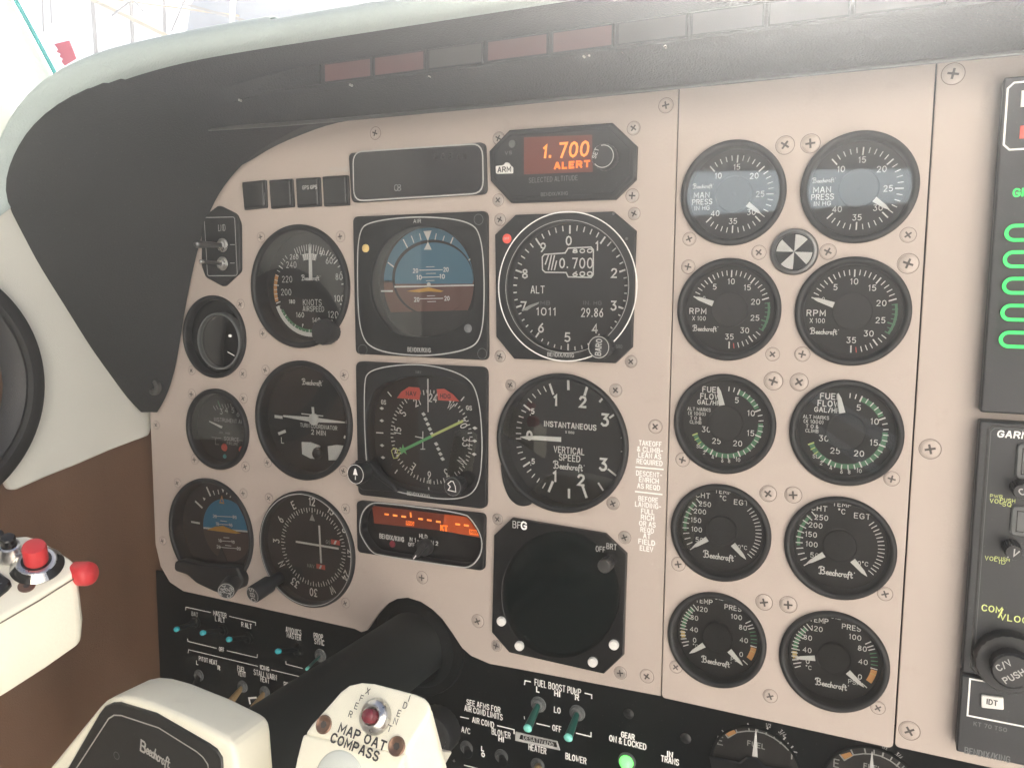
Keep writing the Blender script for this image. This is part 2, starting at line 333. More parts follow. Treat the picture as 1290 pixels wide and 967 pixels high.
        if parent is not None: o.parent = parent
        else: o.location = W(o_)
        ORG[o.name] = o_
        return o
ORG = {}
def inset(pts, d):
    n = len(pts); out = []
    for i in range(n):
        a = Vector(pts[i][:2])-Vector(pts[i-1][:2]); b = Vector(pts[(i+1) % n][:2])-Vector(pts[i][:2])
        a = a.normalized() if a.length else a; b = b.normalized() if b.length else b
        na = Vector((-a.y, a.x)); nb = Vector((-b.y, b.x)); m_ = (na+nb)
        if m_.length < 1e-6: m_ = na
        m_ = m_.normalized(); k = 1/max(0.4, m_.dot(na)); p = Vector(pts[i][:2])+m_*d*k; out.append((p.x, p.y))
    return out
def rounded(pts, r, n=5):             # round the corners of a polygon
    out = []; N = len(pts)
    rs = r if isinstance(r, (list, tuple)) else [r]*N
    for i in range(N):
        p = Vector(pts[i][:2]); a = Vector(pts[i-1][:2])-p; b = Vector(pts[(i+1) % N][:2])-p
        rr = min(rs[i], a.length*0.49, b.length*0.49)
        if rr < 1e-3: out.append((p.x, p.y)); continue
        A = p+a.normalized()*rr; B = p+b.normalized()*rr
        for k in range(n+1):
            t_ = k/n; q = A*(1-t_)**2+p*2*t_*(1-t_)+B*t_**2; out.append((q.x, q.y))
    return out
def circ(c, r, n=64, ry=None):
    ry = ry or r; return [(c[0]+r*math.cos(2*math.pi*i/n), c[1]+ry*math.sin(2*math.pi*i/n)) for i in range(n)]
def plate(name, outline, holes, z0, z1, bev, mats, parent=None, loc=None, extra=None):
    """a sheet with real holes: filled 2-D curve, extruded and bevelled"""
    cu = bpy.data.curves.new(name, 'CURVE'); cu.dimensions = '2D'; cu.fill_mode = 'BOTH'
    for lp in [outline]+list(holes):
        sp_ = cu.splines.new('POLY'); sp_.points.add(len(lp)-1)
        for i, p in enumerate(lp): sp_.points[i].co = (p[0], p[1], 0, 1)
        sp_.use_cyclic_u = True
    cu.extrude = (z1-z0)/2-bev; cu.bevel_depth = bev; cu.bevel_resolution = 1; cu.offset = -bev
    ob = bpy.data.objects.new(name, cu); COL.objects.link(ob)
    me = bpy.data.meshes.new_from_object(ob); bpy.data.objects.remove(ob); bpy.data.curves.remove(cu)
    me.name = name
    o_ = ORG.get(parent.name) if parent is not None else (Vector(loc) if loc is not None else Vector((0, 0, 0)))
    zc = (z0+z1)/2
    for v in me.vertices: v.co = W(Vector((v.co.x, v.co.y, v.co.z+zc))-o_)
    me.materials.clear()
    for m_ in (mats if isinstance(mats, (list, tuple)) else [mats]): me.materials.append(M[m_])
    me.polygons.foreach_set('material_index', [0]*len(me.polygons))
    me.polygons.foreach_set('use_smooth', [True]*len(me.polygons)); me.set_sharp_from_angle(angle=R(35))
    o = bpy.data.objects.new(name, me); COL.objects.link(o)
    if parent is not None: o.parent = parent
    else: o.location = W(o_)
    ORG[o.name] = o_
    return o
def thing(name, label, cat, loc, group=None):
    o = bpy.data.objects.new(name, None); COL.objects.link(o); o.empty_display_size = 0.01
    o.location = W(loc); o['label'] = label; o['category'] = cat
    if group: o['group'] = group
    ORG[o.name] = Vector(loc); return o
def tag(o, label=None, cat=None, group=None, kind=None):
    if label: o['label'] = label
    if cat: o['category'] = cat
    if group: o['group'] = group
    if kind: o['kind'] = kind
    return o
def kids(o): return [c for c in bpy.data.objects if c.parent is o]
def dup(root, d, label):
    """copy a thing with its parts and sub-parts, moved by d (mm)"""
    r = root.copy(); COL.objects.link(r); r.location = root.location+W(d); r['label'] = label; ORG[r.name] = ORG[root.name]+Vector(d)
    cp = {}
    for ch in kids(root):
        c = ch.copy(); COL.objects.link(c); c.parent = r; ORG[c.name] = ORG[r.name]; cp[ch.name.split('.')[0]] = c
        for g_ in kids(ch):
            d2 = g_.copy(); COL.objects.link(d2); d2.parent = c; ORG[d2.name] = ORG[r.name]
    return r, cp
# ================================================================== instrument positions (mm, panel space)
EX0, EX1 = -86.1, -21.1
EY = [57.9, -7.0, -72.7, -137.0, -202.3]
ASI = (-392.8, 5.0); TC = (-392.0, -93.2); CDI = (-391.3, -190.9); VSI = (-187.2, -92.7)
CLK = (-477.0, -33.9); SUC = (-476.6, -106.2); ATT = (-487.7, -191.2)
RB, RS, RE = 44.5, 32.0, 29.0
B1 = Z(230, 240, 5.864); B2 = Z(300, 170, 3.334); B3 = Z(610, 150, 3.119); B4 = Z(440, 450, 5.372)
B5 = Z(620, 460, 4.03); B6 = Z(440, 620, 7.167); B7 = Z(200, 590, 4.96); B8 = Z(230, 360, 3.868); I1 = Z(0, 0, 1)
S3 = lambda ox, oy: Z(ox, oy, 3.0)
BF = Z(430, 644, 2.993)

def upx(pts, z=0.0, cv=I1): return [(U(*cv(*p), z).x, U(*cv(*p), z).y) for p in pts]
STORM = upx([(647, 651), (764, 670.7), (790.8, 696), (786.8, 823), (762.4, 846), (643.8, 819.4), (622, 794), (624.8, 672.4)])
ALTB = upx([(651.7, 271.2), (774, 267), (802.4, 291), (797.6, 437), (776.7, 457), (650, 451.4), (627.6, 424), (626, 296)])
ALER = upx([(645, 165.4), (773.5, 156.4), (804, 185.3), (802.4, 227), (776.7, 252), (646.9, 256.4), (621.2, 228.6), (619.6, 191.7)])
BLNK = rounded(upx([(442, 194), (613, 180), (615, 245), (446, 256)]), 4)
ADIB = rounded(upx([(447.6, 273.5), (616, 266.3), (616.8, 453.4), (451, 445.3)]), 4)
HSIB = rounded(upx([(451, 454.6), (616, 462), (615, 640), (454, 622)]), 5)
DMEB = rounded(upx([(452, 629), (613.5, 646), (612, 717.5), (453, 694)]), 4)
SWPL = rounded(upx([(278.6, 259), (300, 270), (305, 282), (305.5, 342), (284.6, 361.4), (262, 349), (257, 335), (257, 275)]), 2.5)

# ================================================================== beige panels
cut = upx([(455, 796), (461.7, 794), (466.7, 787.6), (476.8, 772.6), (488.5, 760), (500, 754), (513.5, 752.6), (530, 757.6), (545, 767.6), (557, 779.3), (570, 797.6), (582, 816), (593.6, 826), (617, 836), (640, 840)])
YB = -245.3
out1 = [(-551, 150), (-551, -210), (-546, -228), (-536, -240), (-521, YB)] + [(cut[0][0]-6, YB)] + cut + [(-118.8, YB), (-118.8, 150)]
def simp(p):      # convex outline thinned to widely spaced corners
    o = [p[0]]
    for q in p[1:]:
        if (Vector(q)-Vector(o[-1])).length > 5.5: o.append(q)
    return o
def grow(poly, d): return inset(poly, d)
def ccw(p):
    a = sum(p[i][0]*p[(i+1) % len(p)][1]-p[(i+1) % len(p)][0]*p[i][1] for i in range(len(p)))
    return p if a > 0 else p[::-1]
holes1 = [circ(ASI, RB-2), circ(TC, RB-2), circ(CDI, RB-2), circ(VSI, RB-2), circ(CLK, RS-2), circ(SUC, RS-2), circ(ATT, RB-2)]
holes1 += [[(sum(v[0] for v in p)/len(p)*0.06+q[0]*0.94, sum(v[1] for v in p)/len(p)*0.06+q[1]*0.94) for q in simp(p)] for p in (STORM, ALTB, ALER, BLNK, ADIB, HSIB, DMEB)]
pan1 = thing('flight_instrument_panel', 'beige painted panel sheet with the yoke cutout, holding the flight instruments', 'instrument panel', (-330, -50, 0))
plate('panel_sheet', ccw(out1), holes1, -2.2, 0, 0.5, 'beige', pan1)
pan2 = thing('engine_instrument_panel', 'narrow beige panel sheet carrying the two columns of round engine gauges', 'instrument panel', (-53, -50, 0))
out2 = rounded([(-118, 150), (-118, YB-0.5), (11.6, YB-0.5), (11.6, 150)], [0, 3, 3, 0])
holes2 = [circ((x, y), RE-2) for x in (EX0, EX1) for y in EY]+[circ((-53.6, 22.9), 10)]
plate('panel_sheet', ccw(out2), holes2, -2.2, 0.6, 0.5, 'beige', pan2)
pan3 = thing('radio_surround_panel', 'plain beige panel sheet at the right, beside the radio stack', 'instrument panel', (30, -50, 0))
plate('panel_sheet', ccw(rounded([(12.4, 150), (12.4, YB+0.5), (230, YB+0.5), (230, 150)], [0, 3, 0, 0])), [], -2.2, 0, 0.5, 'beige', pan3)
mb = MB(); mb.prism([(-640, 158), (-640, -560), (260, -560), (260, 158)], -60, -56, 0)
tag(mb.build('panel_backing', 'hood', None, (-150, -50, -56)), kind='structure')

def screw_mb(c, r, ang, z=0.0, kind='cross'):
    s = MB()
    s.lathe(c, [(r, z-0.3), (r, z+0.25), (r*0.93, z+0.5), (r*0.55, z+0.62), (0.01, z+0.68)], 0, 24)
    s.ribbon(circ(c, r*1.13, 28)+[circ(c, r*1.13, 28)[0]], r*0.08, z+0.06, 2)
    for k in range(2):
        a = R(ang+90*k); d = Vector((math.cos(a), math.sin(a)))*r*0.48
        s.ribbon([Vector(c)-d, Vector(c)+d], r*0.24, z+0.72+0.02*k, 1)
    s.disc(c, r*0.2, z+0.76, 1, 10)
    return s
sc_small = [(328.9, 298.8), (429, 298), (303.2, 383.3), (241.6, 466.5), (306.3, 470.7), (331.6, 420), (334.7, 466), (433.7, 472.5), (241.6, 496.2), (306.8, 501.7), (245.5, 578.5), (309.4, 587.5), (337.3, 582.3), (433, 593), (197, 535), (223.8, 608), (306.9, 621), (205, 680.7), (339, 627), (435.5, 640.4), (435.5, 759), (628.3, 174.3), (627, 653.4), (625.5, 812.7), (787, 676.4), (781.5, 846.8), (630, 448.7), (795, 455.3), (643.3, 484.7), (775.7, 491.3), (772.3, 633.7), (798.3, 161.7), (627.7, 252.3), (796.7, 246.7), (630, 276.7), (799, 269.3)]
sc_big = [(531.9, 726.9), (602, 781.7), (815, 851), (825.7, 537), (839, 133), (473, 168)]
def add_screws(lst, r, par, z=0.0, mats=('screw', 'screwslot', 'beige_line')):
    for (px, py) in lst:
        p = U(px, py, z); rr = r*(0.93+0.12*random.random())
        screw_mb((p.x, p.y), rr, random.uniform(0, 90), z).build('screw', list(mats), par)
mats_b = ('beige', 'screwslot', 'beige_line')
add_screws([q for q in sc_small if q[0] < 600], 3.4, pan1, mats=mats_b)
add_screws([q for q in sc_small if q[0] >= 600], 3.5, pan1)
add_screws(sc_big, 4.0, pan1, mats=mats_b)
add_screws([(868.5, 301), (867, 336), (973.3, 446), (1010.7, 446), (860, 578.7), (1144, 296), (1123.3, 602.7), (854.6, 710), (1115, 747.4), (851.5, 839.5), (970.3, 876), (1106, 890.7), (956, 318), (1043, 317)], 3.6, pan2, 0.6, mats_b)
add_screws([(989, 183), (1021, 181), (1144, 332), (974.3, 479.7), (1006.7, 481), (967.7, 621.3), (999.3, 623), (962.6, 758), (993, 761)], 4.4, pan2, 0.6, mats_b)
add_screws([(1171.7, 565.3), (1145.6, 919.6), (1200.7, 93.3)], 5.0, pan3, 0, mats_b)

# printed placards on the beige sheet
s = MB()
rows = [('TAKEOFF', 397), ('& CLIMB-', 429), ('LEAN AS', 459), ('REQUIRED', 492), None, ('DESCENT-', 552), ('ENRICH', 583), ('AS REQD', 616), None, ('BEFORE', 680), ('LANDING-', 710), ('FULL', 742), ('RICH', 773), ('OR AS', 805), ('REQD', 836), ('AT', 866), ('FIELD', 897), ('ELEV', 930)]
for k, r_ in enumerate(rows):
    if r_: s.t(r_[0], B5, 802-(r_[1]-397)*0.035, r_[1], 23, 0.12, 0, wz=16*len(r_[0]) if len(r_[0]) > 3 else 17*len(r_[0]), w=0.55)
s.ln(B5, [(730, 516), (868, 528)], 0.9, 0.12); s.ln(B5, [(728, 640), (862, 655)], 0.9, 0.12)
s.build('mixture_placard', 'white', pan1)
s = MB(); s.t('TO/HD', B2, 424, 146, 17, 0.12, 0, wz=78); s.build('button_placard', 'offwhite', pan1)

# ================================================================== generic round gauge
def gauge(name, label, cat, c, Ro, Ri, zd, group=None, bh=3.4, glass=True, bm='black', n=72):
    t = thing(name, label, cat, (c[0], c[1], 0), group)
    b = MB(); b.lathe(c, [(Ro, -1.5), (Ro, bh-1.3), (Ro-0.4, bh-0.5), (Ro-1.2, bh), (Ri+1.4, bh), (Ri+0.5, bh-0.5), (Ri, bh-1.6), (Ri-0.6, zd+0.6), (Ri-0.6, zd-0.5)], 0, n, cap=False)
    b.build('bezel', bm, t)
    if glass:
        g = MB(); g.disc(c, Ri+0.1, bh-2.0, 0, n); g.build('cover_glass', 'glass', t)
    return t
LOGO = 'ßeechcraft'
def logo(s, c, wid, z, mi=0, ang=0):
    s.text('ß', (c[0]-wid*0.42, c[1]), wid*0.20, z, mi, total=wid*0.17, w=wid*0.024, ang=ang, shear=-0.1)
    s.text('eechcraft', (c[0]+wid*0.07, c[1]-wid*0.012), wid*0.19, z, mi, total=wid*0.74, w=wid*0.024, ang=ang, sp=0.15)
    s.text('®', (c[0]+wid*0.49, c[1]+wid*0.03), wid*0.09, z, mi, w=wid*0.012)
def needle(c, ang, r0, r1, w0, w1, z, mi='white'):
    s = MB(); a = R(ang); d = Vector((math.cos(a), math.sin(a))); n = Vector((-d.y, d.x)); c = Vector(c)
    s.prism([c+d*r0-n*w0/2, c+d*(r1-3)-n*w0*0.32, c+d*r1-n*w1/2, c+d*r1+n*w1/2, c+d*(r1-3)+n*w0*0.32, c+d*r0+n*w0/2], z, z+0.5, 0, ch=0.12)
    return s
ZE = -4.6
def eg(name, label, cat, c): return gauge(name, label, cat, c, RE, RE-3.6, ZE, 'round engine gauges in two columns', n=64)
DM = ['dial', 'white', 'green', 'yellow', 'orange', 'red', 'dial_grey', 'lime']
# --- manifold pressure
def dial_mp(c, tint=False):
    s = MB(); s.disc(c, RE-3, ZE, 0); z = ZE+0.12
    for i in range(31):
        v = 10+i; a = 131-8.87*i; big = v % 5 == 0
        s.tick(c, a, 17.4 if big else 18.6, 21.6, 0.75 if big else 0.5, z, 7 if (tint and 15 <= v <= 22) else 1)
    for v, rr in ((10, 14.2), (15, 15.0), (20, 14.3), (25, 14.2), (30, 14.2), (35, 15.0), (40, 14.6)):
        a = R(131-8.87*(v-10)); s.text(str(v), (c[0]+rr*math.cos(a), c[1]+rr*math.sin(a)), 2.9, z, 1, w=0.36, wf=0.95)
    logo(s, (c[0]-17.6, c[1]+5.4), 11.5, z, 1)
    s.text('MAN', (c[0]-18.4, c[1]+0.3), 2.9, z, 1, total=8.6, w=0.42); s.text('PRESS', (c[0]-18.0, c[1]-3.5), 2.8, z, 1, total=11.2, w=0.42)
    s.text('IN HG', (c[0]-18.0, c[1]-7.0), 2.2, z, 1, total=8.4, w=0.34)
    return s
def hub(c, r=10.2, z=ZE):
    s = MB(); s.lathe(c, [(r, z), (r, z+1.6), (r-0.6, z+2.2), (1.2, z+2.2), (1.2, z+2.5), (0.01, z+2.6)], 0, 40); return s
c = (EX1, EY[0]); t = eg('manifold_pressure_gauge', 'round gauge reading MAN PRESS IN HG at the top of the right hand gauge column', 'gauge', c)
dial_mp(c).build('dial', DM, t); needle(c, -37, 9, 19.2, 3.2, 0.3, ZE+1.4).build('pointer', 'white', t); hub(c).build('hub_cover', 'dial_grey', t)
r, cp = dup(t, (EX0-EX1, 0, 0), 'round gauge reading MAN PRESS IN HG at the top of the left hand gauge column')
cp['dial'].data = cp['dial'].data.copy()
# --- rpm
def dial_rpm(c):
    s = MB(); s.disc(c, RE-3, ZE, 0); z = ZE+0.12
    for i in range(36):
        a = 161-7.15*i; big = i % 5 == 0
        s.tick(c, a, 18.4 if big else 19.4, 22.4, 0.75 if big else 0.5, z, 2 if 21 <= i <= 27 else (5 if i == 34 else 1))
    s.arc(c, 20.9, 22.2, 161-7.15*27, 161-7.15*21, z-0.05, 2); pass
    for v, rr in ((5, 15.8), (10, 16.0), (15, 15.6), (20, 14.8), (25, 14.8), (30, 14.6), (35, 15.6)):
        a = R(161-7.15*v); s.text(str(v), (c[0]+rr*math.cos(a), c[1]+rr*math.sin(a)), 2.9, z, 1, w=0.36)
    s.text('0', (c[0]-15.0, c[1]+6.4), 2.0, z, 1, w=0.25)
    s.text('RPM', (c[0]-18.4, c[1]-1.2), 3.0, z, 1, total=9.4, w=0.45, sp=2.6); s.text('X 100', (c[0]-17.6, c[1]-5.4), 2.3, z, 1, total=7.6, w=0.34)
    logo(s, (c[0]-13.6, c[1]-11.2), 14.5, z, 1)
    return s
c = (EX1, EY[1]); t = eg('tachometer', 'round gauge reading RPM X100 in the right column', 'gauge', c)
dial_rpm(c).build('dial', DM, t); needle(c, 161, 10, 21.8, 3.2, 0.3, ZE+1.4).build('pointer', 'white', t); hub(c).build('hub_cover', 'dial_grey', t)
dup(t, (EX0-EX1, 0, 0), 'round gauge reading RPM X100 in the left column, below left of the checkered disc')
# --- fuel flow
def dial_ff(c):
    s = MB(); s.disc(c, RE-3, ZE, 0); z = ZE+0.12
    key = {0: 112, 5: 70, 10: 25, 15: -19, 20: -65, 25: -113, 30: -155}
    def an(v): k = int(v//5)*5; k = min(k, 25); return key[k]+(key[k+5]-key[k])*(v-k)/5
    s.arc(c, 18.2, 20.9, an(5), an(9.6), z-0.06, 2, 8); s.arc(c, 18.2, 20.9, an(12.5), an(24), z-0.06, 2, 20); s.arc(c, 18.2, 20.9, an(24), an(30), z-0.06, 2, 10)
    for i in range(3, 31): big = i % 5 == 0; s.tick(c, an(i), 17.8 if big else 18.6, 21.3, 0.8 if big else 0.55, z, 7 if i > 27 else 1)
    for v, (x, y) in {5: (5.8, 13.6), 10: (14.1, 6.6), 15: (14.3, -5.0), 20: (7.2, -11.6), 25: (-5.0, -11.2), 30: (-11.2, -4.8)}.items():
        s.text(str(v), (c[0]+x, c[1]+y), 3.0, z, 1, w=0.37)
    s.text('FUEL', (c[0]-8.9, c[1]+18.9), 3.0, z, 1, total=10.2, w=0.5); s.text('FLOW', (c[0]-9.6, c[1]+14.8), 3.0, z, 1, total=11.0, w=0.5)
    s.text('GAL/HR', (c[0]-10.2, c[1]+11.2), 2.4, z, 1, total=13.0, w=0.4)
    for tx, x, y, w_ in (('ALT MARKS', -15.8, 6.8, 13.4), ('(X 1000)', -17.0, 4.2, 10.2), ('T O &', -17.6, 1.5, 6.4), ('CLIMB', -17.6, -1.0, 6.6)):
        s.text(tx, (c[0]+x, c[1]+y), 1.8, z, 1, total=w_, w=0.3)
    s.text('SL', (c[0]-15.0, c[1]-15.2), 1.9, z, 1, w=0.3)
    for v, a_, rr in (('2', -122.5, 22.2), ('4', -108, 22.0), ('6', -93, 22.6), ('8', -83, 22.6), ('10', -70, 22.6)):
        a = R(a_); s.text(v, (c[0]+rr*math.cos(a), c[1]+rr*math.sin(a)), 1.9, z, 1, w=0.3); s.tick(c, a_-1, 20.6, 21.6, 0.4, z+0.01, 1)
    return s
c = (EX0, EY[2]); t = eg('fuel_flow_gauge', 'round gauge reading FUEL FLOW GAL/HR in the left column', 'gauge', c)
dial_ff(c).build('dial', DM, t); needle(c, 103, 10.5, 21.6, 3.4, 0.3, ZE+1.4).build('pointer', 'white', t); hub(c).build('hub_cover', 'dial_grey', t)
dup(t, (EX1-EX0, 0, 0), 'round gauge reading FUEL FLOW GAL/HR in the right column')
# --- cylinder head / exhaust temperature
def dial_cht(c):
    s = MB(); s.disc(c, RE-3, ZE, 0); z = ZE+0.12
    s.arc(c, 21.0, 22.8, 188, 138, z-0.06, 2, 16)
    for i in range(11): a = 218-8.6*i; s.tick(c, a, 19.6, 23.4, 0.6, z, 1)
    for tx, (x, y) in {'250': (-10.4, 14.6), '200': (-13.2, 9.8), '150': (-15.4, 4.2), '100': (-14.8, -1.4), '50': (-13.0, -7.6)}.items(): s.text(tx, (c[0]+x, c[1]+y), 2.7, z, 1, w=0.34)
    for i in range(15): s.tick(c, 43-5.8*i, 19.4, 22.8, 0.5, z, 1)
    s.text('TEMP', (c[0], c[1]+23.4), 2.5, z, 1, total=9.5, w=0.36); s.text('°C', (c[0], c[1]+19.4), 2.6, z, 1, w=0.34)
    s.text('CHT', (c[0]-11.8, c[1]+19.8), 2.8, z, 1, total=8.2, w=0.38); s.text('EGT', (c[0]+10.6, c[1]+18.0), 2.8, z, 1, total=8.0, w=0.38)
    s.text('60°C', (c[0]+11.2, c[1]-8.6), 2.2, z, 1, w=0.3); s.text('0', (c[0]+11.6, c[1]-12.2), 2.2, z, 1, w=0.3)
    logo(s, (c[0]-0.8, c[1]-15.8), 18.5, z, 1)
    return s
def needle_pair(t, c, a0, a1):
    needle(c, a0, 10, 21, 3.2, 0.3, ZE+1.4).build('left_pointer', 'white', t); needle(c, a1, 10, 21, 3.2, 0.3, ZE+1.4).build('right_pointer', 'white', t)
    hub(c, 9.0).build('hub_cover', 'dial', t)
c = (EX1, EY[3]); t = eg('cylinder_temperature_gauge', 'round double pointer gauge marked CHT and EGT in the right column', 'gauge', c)
dial_cht(c).build('dial', DM, t); needle_pair(t, c, 216.5, -45.5)
dup(t, (EX0-EX1, 0, 0), 'round double pointer gauge marked CHT and EGT in the left column')
# --- oil
def dial_oil(c):
    s = MB(); s.disc(c, RE-3, ZE, 0); z = ZE+0.12
    an = lambda v: 200.5-v*(68.5/120)
    s.arc(c, 19.9, 22.2, an(38), an(112), z-0.06, 2, 16); s.arc(c, 19.9, 22.4, an(14), an(34), z-0.06, 3, 6)
    for i in range(-1, 13): big = i % 4 == 0; s.tick(c, an(i*10), 18.4 if big else 19.4, 23.0, 0.6, z, 1)
    for tx, (x, y) in {'120': (-9.8, 15.2), '80': (-14.4, 9.0), '40': (-14.4, 1.6), '0': (-13.8, -5.0)}.items(): s.text(tx, (c[0]+x, c[1]+y), 2.7, z, 1, w=0.34)
    s.text('°C', (c[0]-13.2, c[1]-8.6), 2.2, z, 1, w=0.3)
    an2 = lambda v: -38+v*0.72
    s.arc(c, 19.6, 22.8, -29, -8, z-0.06, 4, 6); s.tick(c, -15, 19.6, 22.8, 0.4, z-0.02, 3)
    for v, a in ((0, -38), (1, -6), (2, 0), (3, 6), (4, 12), (5, 18), (6, 24), (7, 29), (8, 35)): s.tick(c, a, 19.2, 22.8, 0.6, z, 2 if v in (2, 3, 4, 5) else 1)
    for tx, (x, y) in {'100': (10.4, 14.0), '80': (14.4, 8.2), '40': (15.2, 0.6), '0': (14.0, -8.4)}.items(): s.text(tx, (c[0]+x, c[1]+y), 2.7, z, 1, w=0.34)
    s.text('PSI', (c[0]+10.6, c[1]-12.2), 2.3, z, 1, w=0.3)
    s.text('TEMP', (c[0]-9.0, c[1]+20.4), 2.7, z, 1, total=9.8, w=0.38); s.text('PRES', (c[0]+8.2, c[1]+19.2), 2.7, z, 1, total=9.4, w=0.38); s.text('OIL', (c[0]-0.2, c[1]+24.0), 2.4, z, 1, w=0.34)
    logo(s, (c[0]-0.2, c[1]-16.0), 17.5, z, 1)
    return s
c = (EX1, EY[4]); t = eg('oil_gauge', 'round double pointer gauge marked TEMP and PRES, right column, its left pointer near level', 'gauge', c)
dial_oil(c).build('dial', DM, t); needle_pair(t, c, 190, -39)
t2 = eg('oil_gauge', 'round double pointer gauge marked TEMP and PRES, left column, both pointers hanging down', 'gauge', (EX0, EY[4]))
cc = (EX0, EY[4]); dial_oil(cc).build('dial', DM, t2); needle_pair(t2, cc, 219, -43)
# --- checkered indicator between the two manifold gauges
c = (-53.6, 22.9); p = U(1000, 317, 3); c = (p.x, p.y)
t = thing('sector_indicator', 'small round indicator of black and white sectors between the manifold gauges', 'indicator', (c[0], c[1], 0))
s = MB(); s.lathe(c, [(12.6, -1), (12.6, 2.2), (11.9, 3.2), (10.6, 3.4), (10.2, 2.6), (9.9, 0.8)], 0, 48, cap=False); s.build('rim', 'darkmetal', t)
s = MB(); s.disc(c, 10, 0.9, 0)
for k in range(4): s.poly([(c[0], c[1])]+[(c[0]+9.4*math.cos(R(a)), c[1]+9.4*math.sin(R(a))) for a in range(56+90*k-12, 56+90*k+34, 4)], 1.1, 1)
s.build('sector_disc', ['gloss_black', 'white'], t)
s = MB(); s.disc(c, 10.2, 2.6, 0); s.build('cover_glass', 'glass', t)

# ================================================================== big flight instruments
ZB = -6.5
def angs(c, cv, pts, z):              # label pixels -> continuous angles around the dial centre
    out = []; prev = None
    for (x, y) in pts:
        p = U(*cv(x, y), z); a = math.degrees(math.atan2(p.y-c[1], p.x-c[0]))
        if prev is not None:
            while a > prev: a -= 360
        out.append(a); prev = a
    return out
# airspeed
t = gauge('airspeed_indicator', 'round airspeed gauge marked KNOTS AIRSPEED, top left of the big dials', 'gauge', ASI, RB, RB-4.2, -10)
s = MB(); z = -9.88; c = ASI; s.disc(c, RB-4.6, -10, 0); c = (-392.3, 2.9); KA = 0.885
lab = [('40', 1030, 460), ('60', 1083, 518), ('80', 1155, 637), ('100', 1158, 797), ('120', 1112, 915)]
lab += [('140', 1036, 1006), ('160', 868, 918), ('180', 808, 820), ('200', 765, 750), ('220', 772, 655), ('240', 803, 548), ('260', 824, 490)]
aa = angs(c, B1, [(x, y) for _, x, y in lab], z)
aa[5] = (aa[4]+aa[6])/2
for k, (tx, x, y) in enumerate(lab):
    if tx == '140': x, y = B2(328, 778); x = (x-230)*5.864; y = (y-240)*5.864
    hz = {'180': 26, '160': 34, '140': 34, '40': 34, '260': 36}.get(tx, 44)
    s.t(tx, B1, x, y, hz, z, 1, wz=hz*0.55*len(tx), w=0.42)
    if tx == '140': lab[k] = (tx, x, y)
aa = [58, 40, 8, -20, -48, -92, -118, -140, -162, -186, -212, -234]
for k in range(len(aa)-1):
    for j in range(4):
        a = aa[k]+(aa[k+1]-aa[k])*j/4
        s.tick(c, a, 29.2 if j == 0 else 30.5, 33.6, 0.8 if j == 0 else 0.5, z, 1)
s.arc(c, 31.4, 34.6, -78, -158, z-0.06, 1, 30); s.arc(c, 29.2, 31.2, -85, -150, z-0.05, 2, 24)
s.arc(c, 30.8, 34.0, -164, -200, z-0.05, 4, 16)
for k in range(13):
    a = 66+k*4.0; s.tick(c, a, 26.5 if k % 2 == 0 else 28.6, 33.0, 0.5, z, 1)
s.arc(c, 22, 26.5, 74, 104, z-0.05, 1, 10)
for k in range(8): s.tick(c, 75+k*4.0, 22.2, 26, 0.4, z+0.02, 0)
s.tick(c, -105, 26.2, 28.8, 1.6, z+0.02, 1, 0.2)
s.t('KNOTS', B1, 958, 826, 42, z, 1, wz=135, w=0.42); s.t('AIRSPEED', B1, 966, 874, 36, z, 1, wz=155, w=0.4)
p = U(*B1(948, 645), z); logo(s, (p.x, p.y), 17, z, 1)
s.build('dial', DM, t)
p0 = U(*B1(946, 662), z+1.5); a = 90; s = MB(); q = U(*B1(941, 388), z+1.5)
s.prism([(p0.x-1.5, p0.y), (p0.x+1.5, p0.y), (p0.x+1.4, p0.y+14), (q.x+0.7, q.y-6), (q.x, q.y), (q.x-0.9, q.y-6), (p0.x-1.4, p0.y+14)], z+1.2, z+1.7, 0, 0.1); s.build('pointer', 'white', t)
p = U(412, 418, 6); s = MB(); s.lathe((p.x, p.y), [(7.6, -1), (7.6, 4), (9.2, 5), (9.2, 11.5), (8.4, 12.8), (0.01, 13.2)], 0, 40, knurl=20, ka=0.4); s.build('knob', 'knob', t)
# turn coordinator
t = gauge('turn_coordinator', 'round gauge with a white airplane shape and a ball tube, below the airspeed dial', 'gauge', TC, RB, RB-4.2, ZB)
s = MB(); z = ZB+0.12; c = TC; s.disc(c, RB-4.4, ZB, 0)
def quadpx(s, cv, p0, p1, wmm, z, mi): s.ribbon([U(*cv(*p0), z), U(*cv(*p1), z)], wmm, z, mi)
quadpx(s, B8, (452, 636), (483, 640), 2.3, z, 1); quadpx(s, B8, (800, 663), (816, 667), 2.3, z, 1)
quadpx(s, B8, (470, 719), (499, 708), 2.3, z, 1); quadpx(s, B8, (790, 736), (808, 746), 2.3, z, 1)
s.t('L', B8, 487, 752, 26, z, 1, w=0.6); s.t('R', B8, 800, 775, 26, z, 1, w=0.6)
s.t('TURN COORDINATOR', B8, 662, 685, 18, z, 1, wz=178, w=0.36); s.t('2 MIN', B8, 662, 714, 22, z, 1, wz=68, w=0.46)
p = U(*B8(633, 470), z); logo(s, (p.x, p.y), 19, z, 1)
s.build('dial', DM, t)
s = MB(); P = lambda x, y: U(*B8(x, y), z+1)
h_ = P(640, 650)
s.prism([P(491, 629), P(625, 638), P(625, 662), P(491, 637)], z+0.8, z+1.4, 0, 0.1); s.prism([P(655, 642), P(790, 662), P(790, 668), P(655, 664)], z+0.8, z+1.4, 0, 0.1)
s.lathe((h_.x, h_.y), [(4.4, z+0.6), (4.4, z+1.8), (3.6, z+2.4), (0.01, z+2.6)], 0, 30)
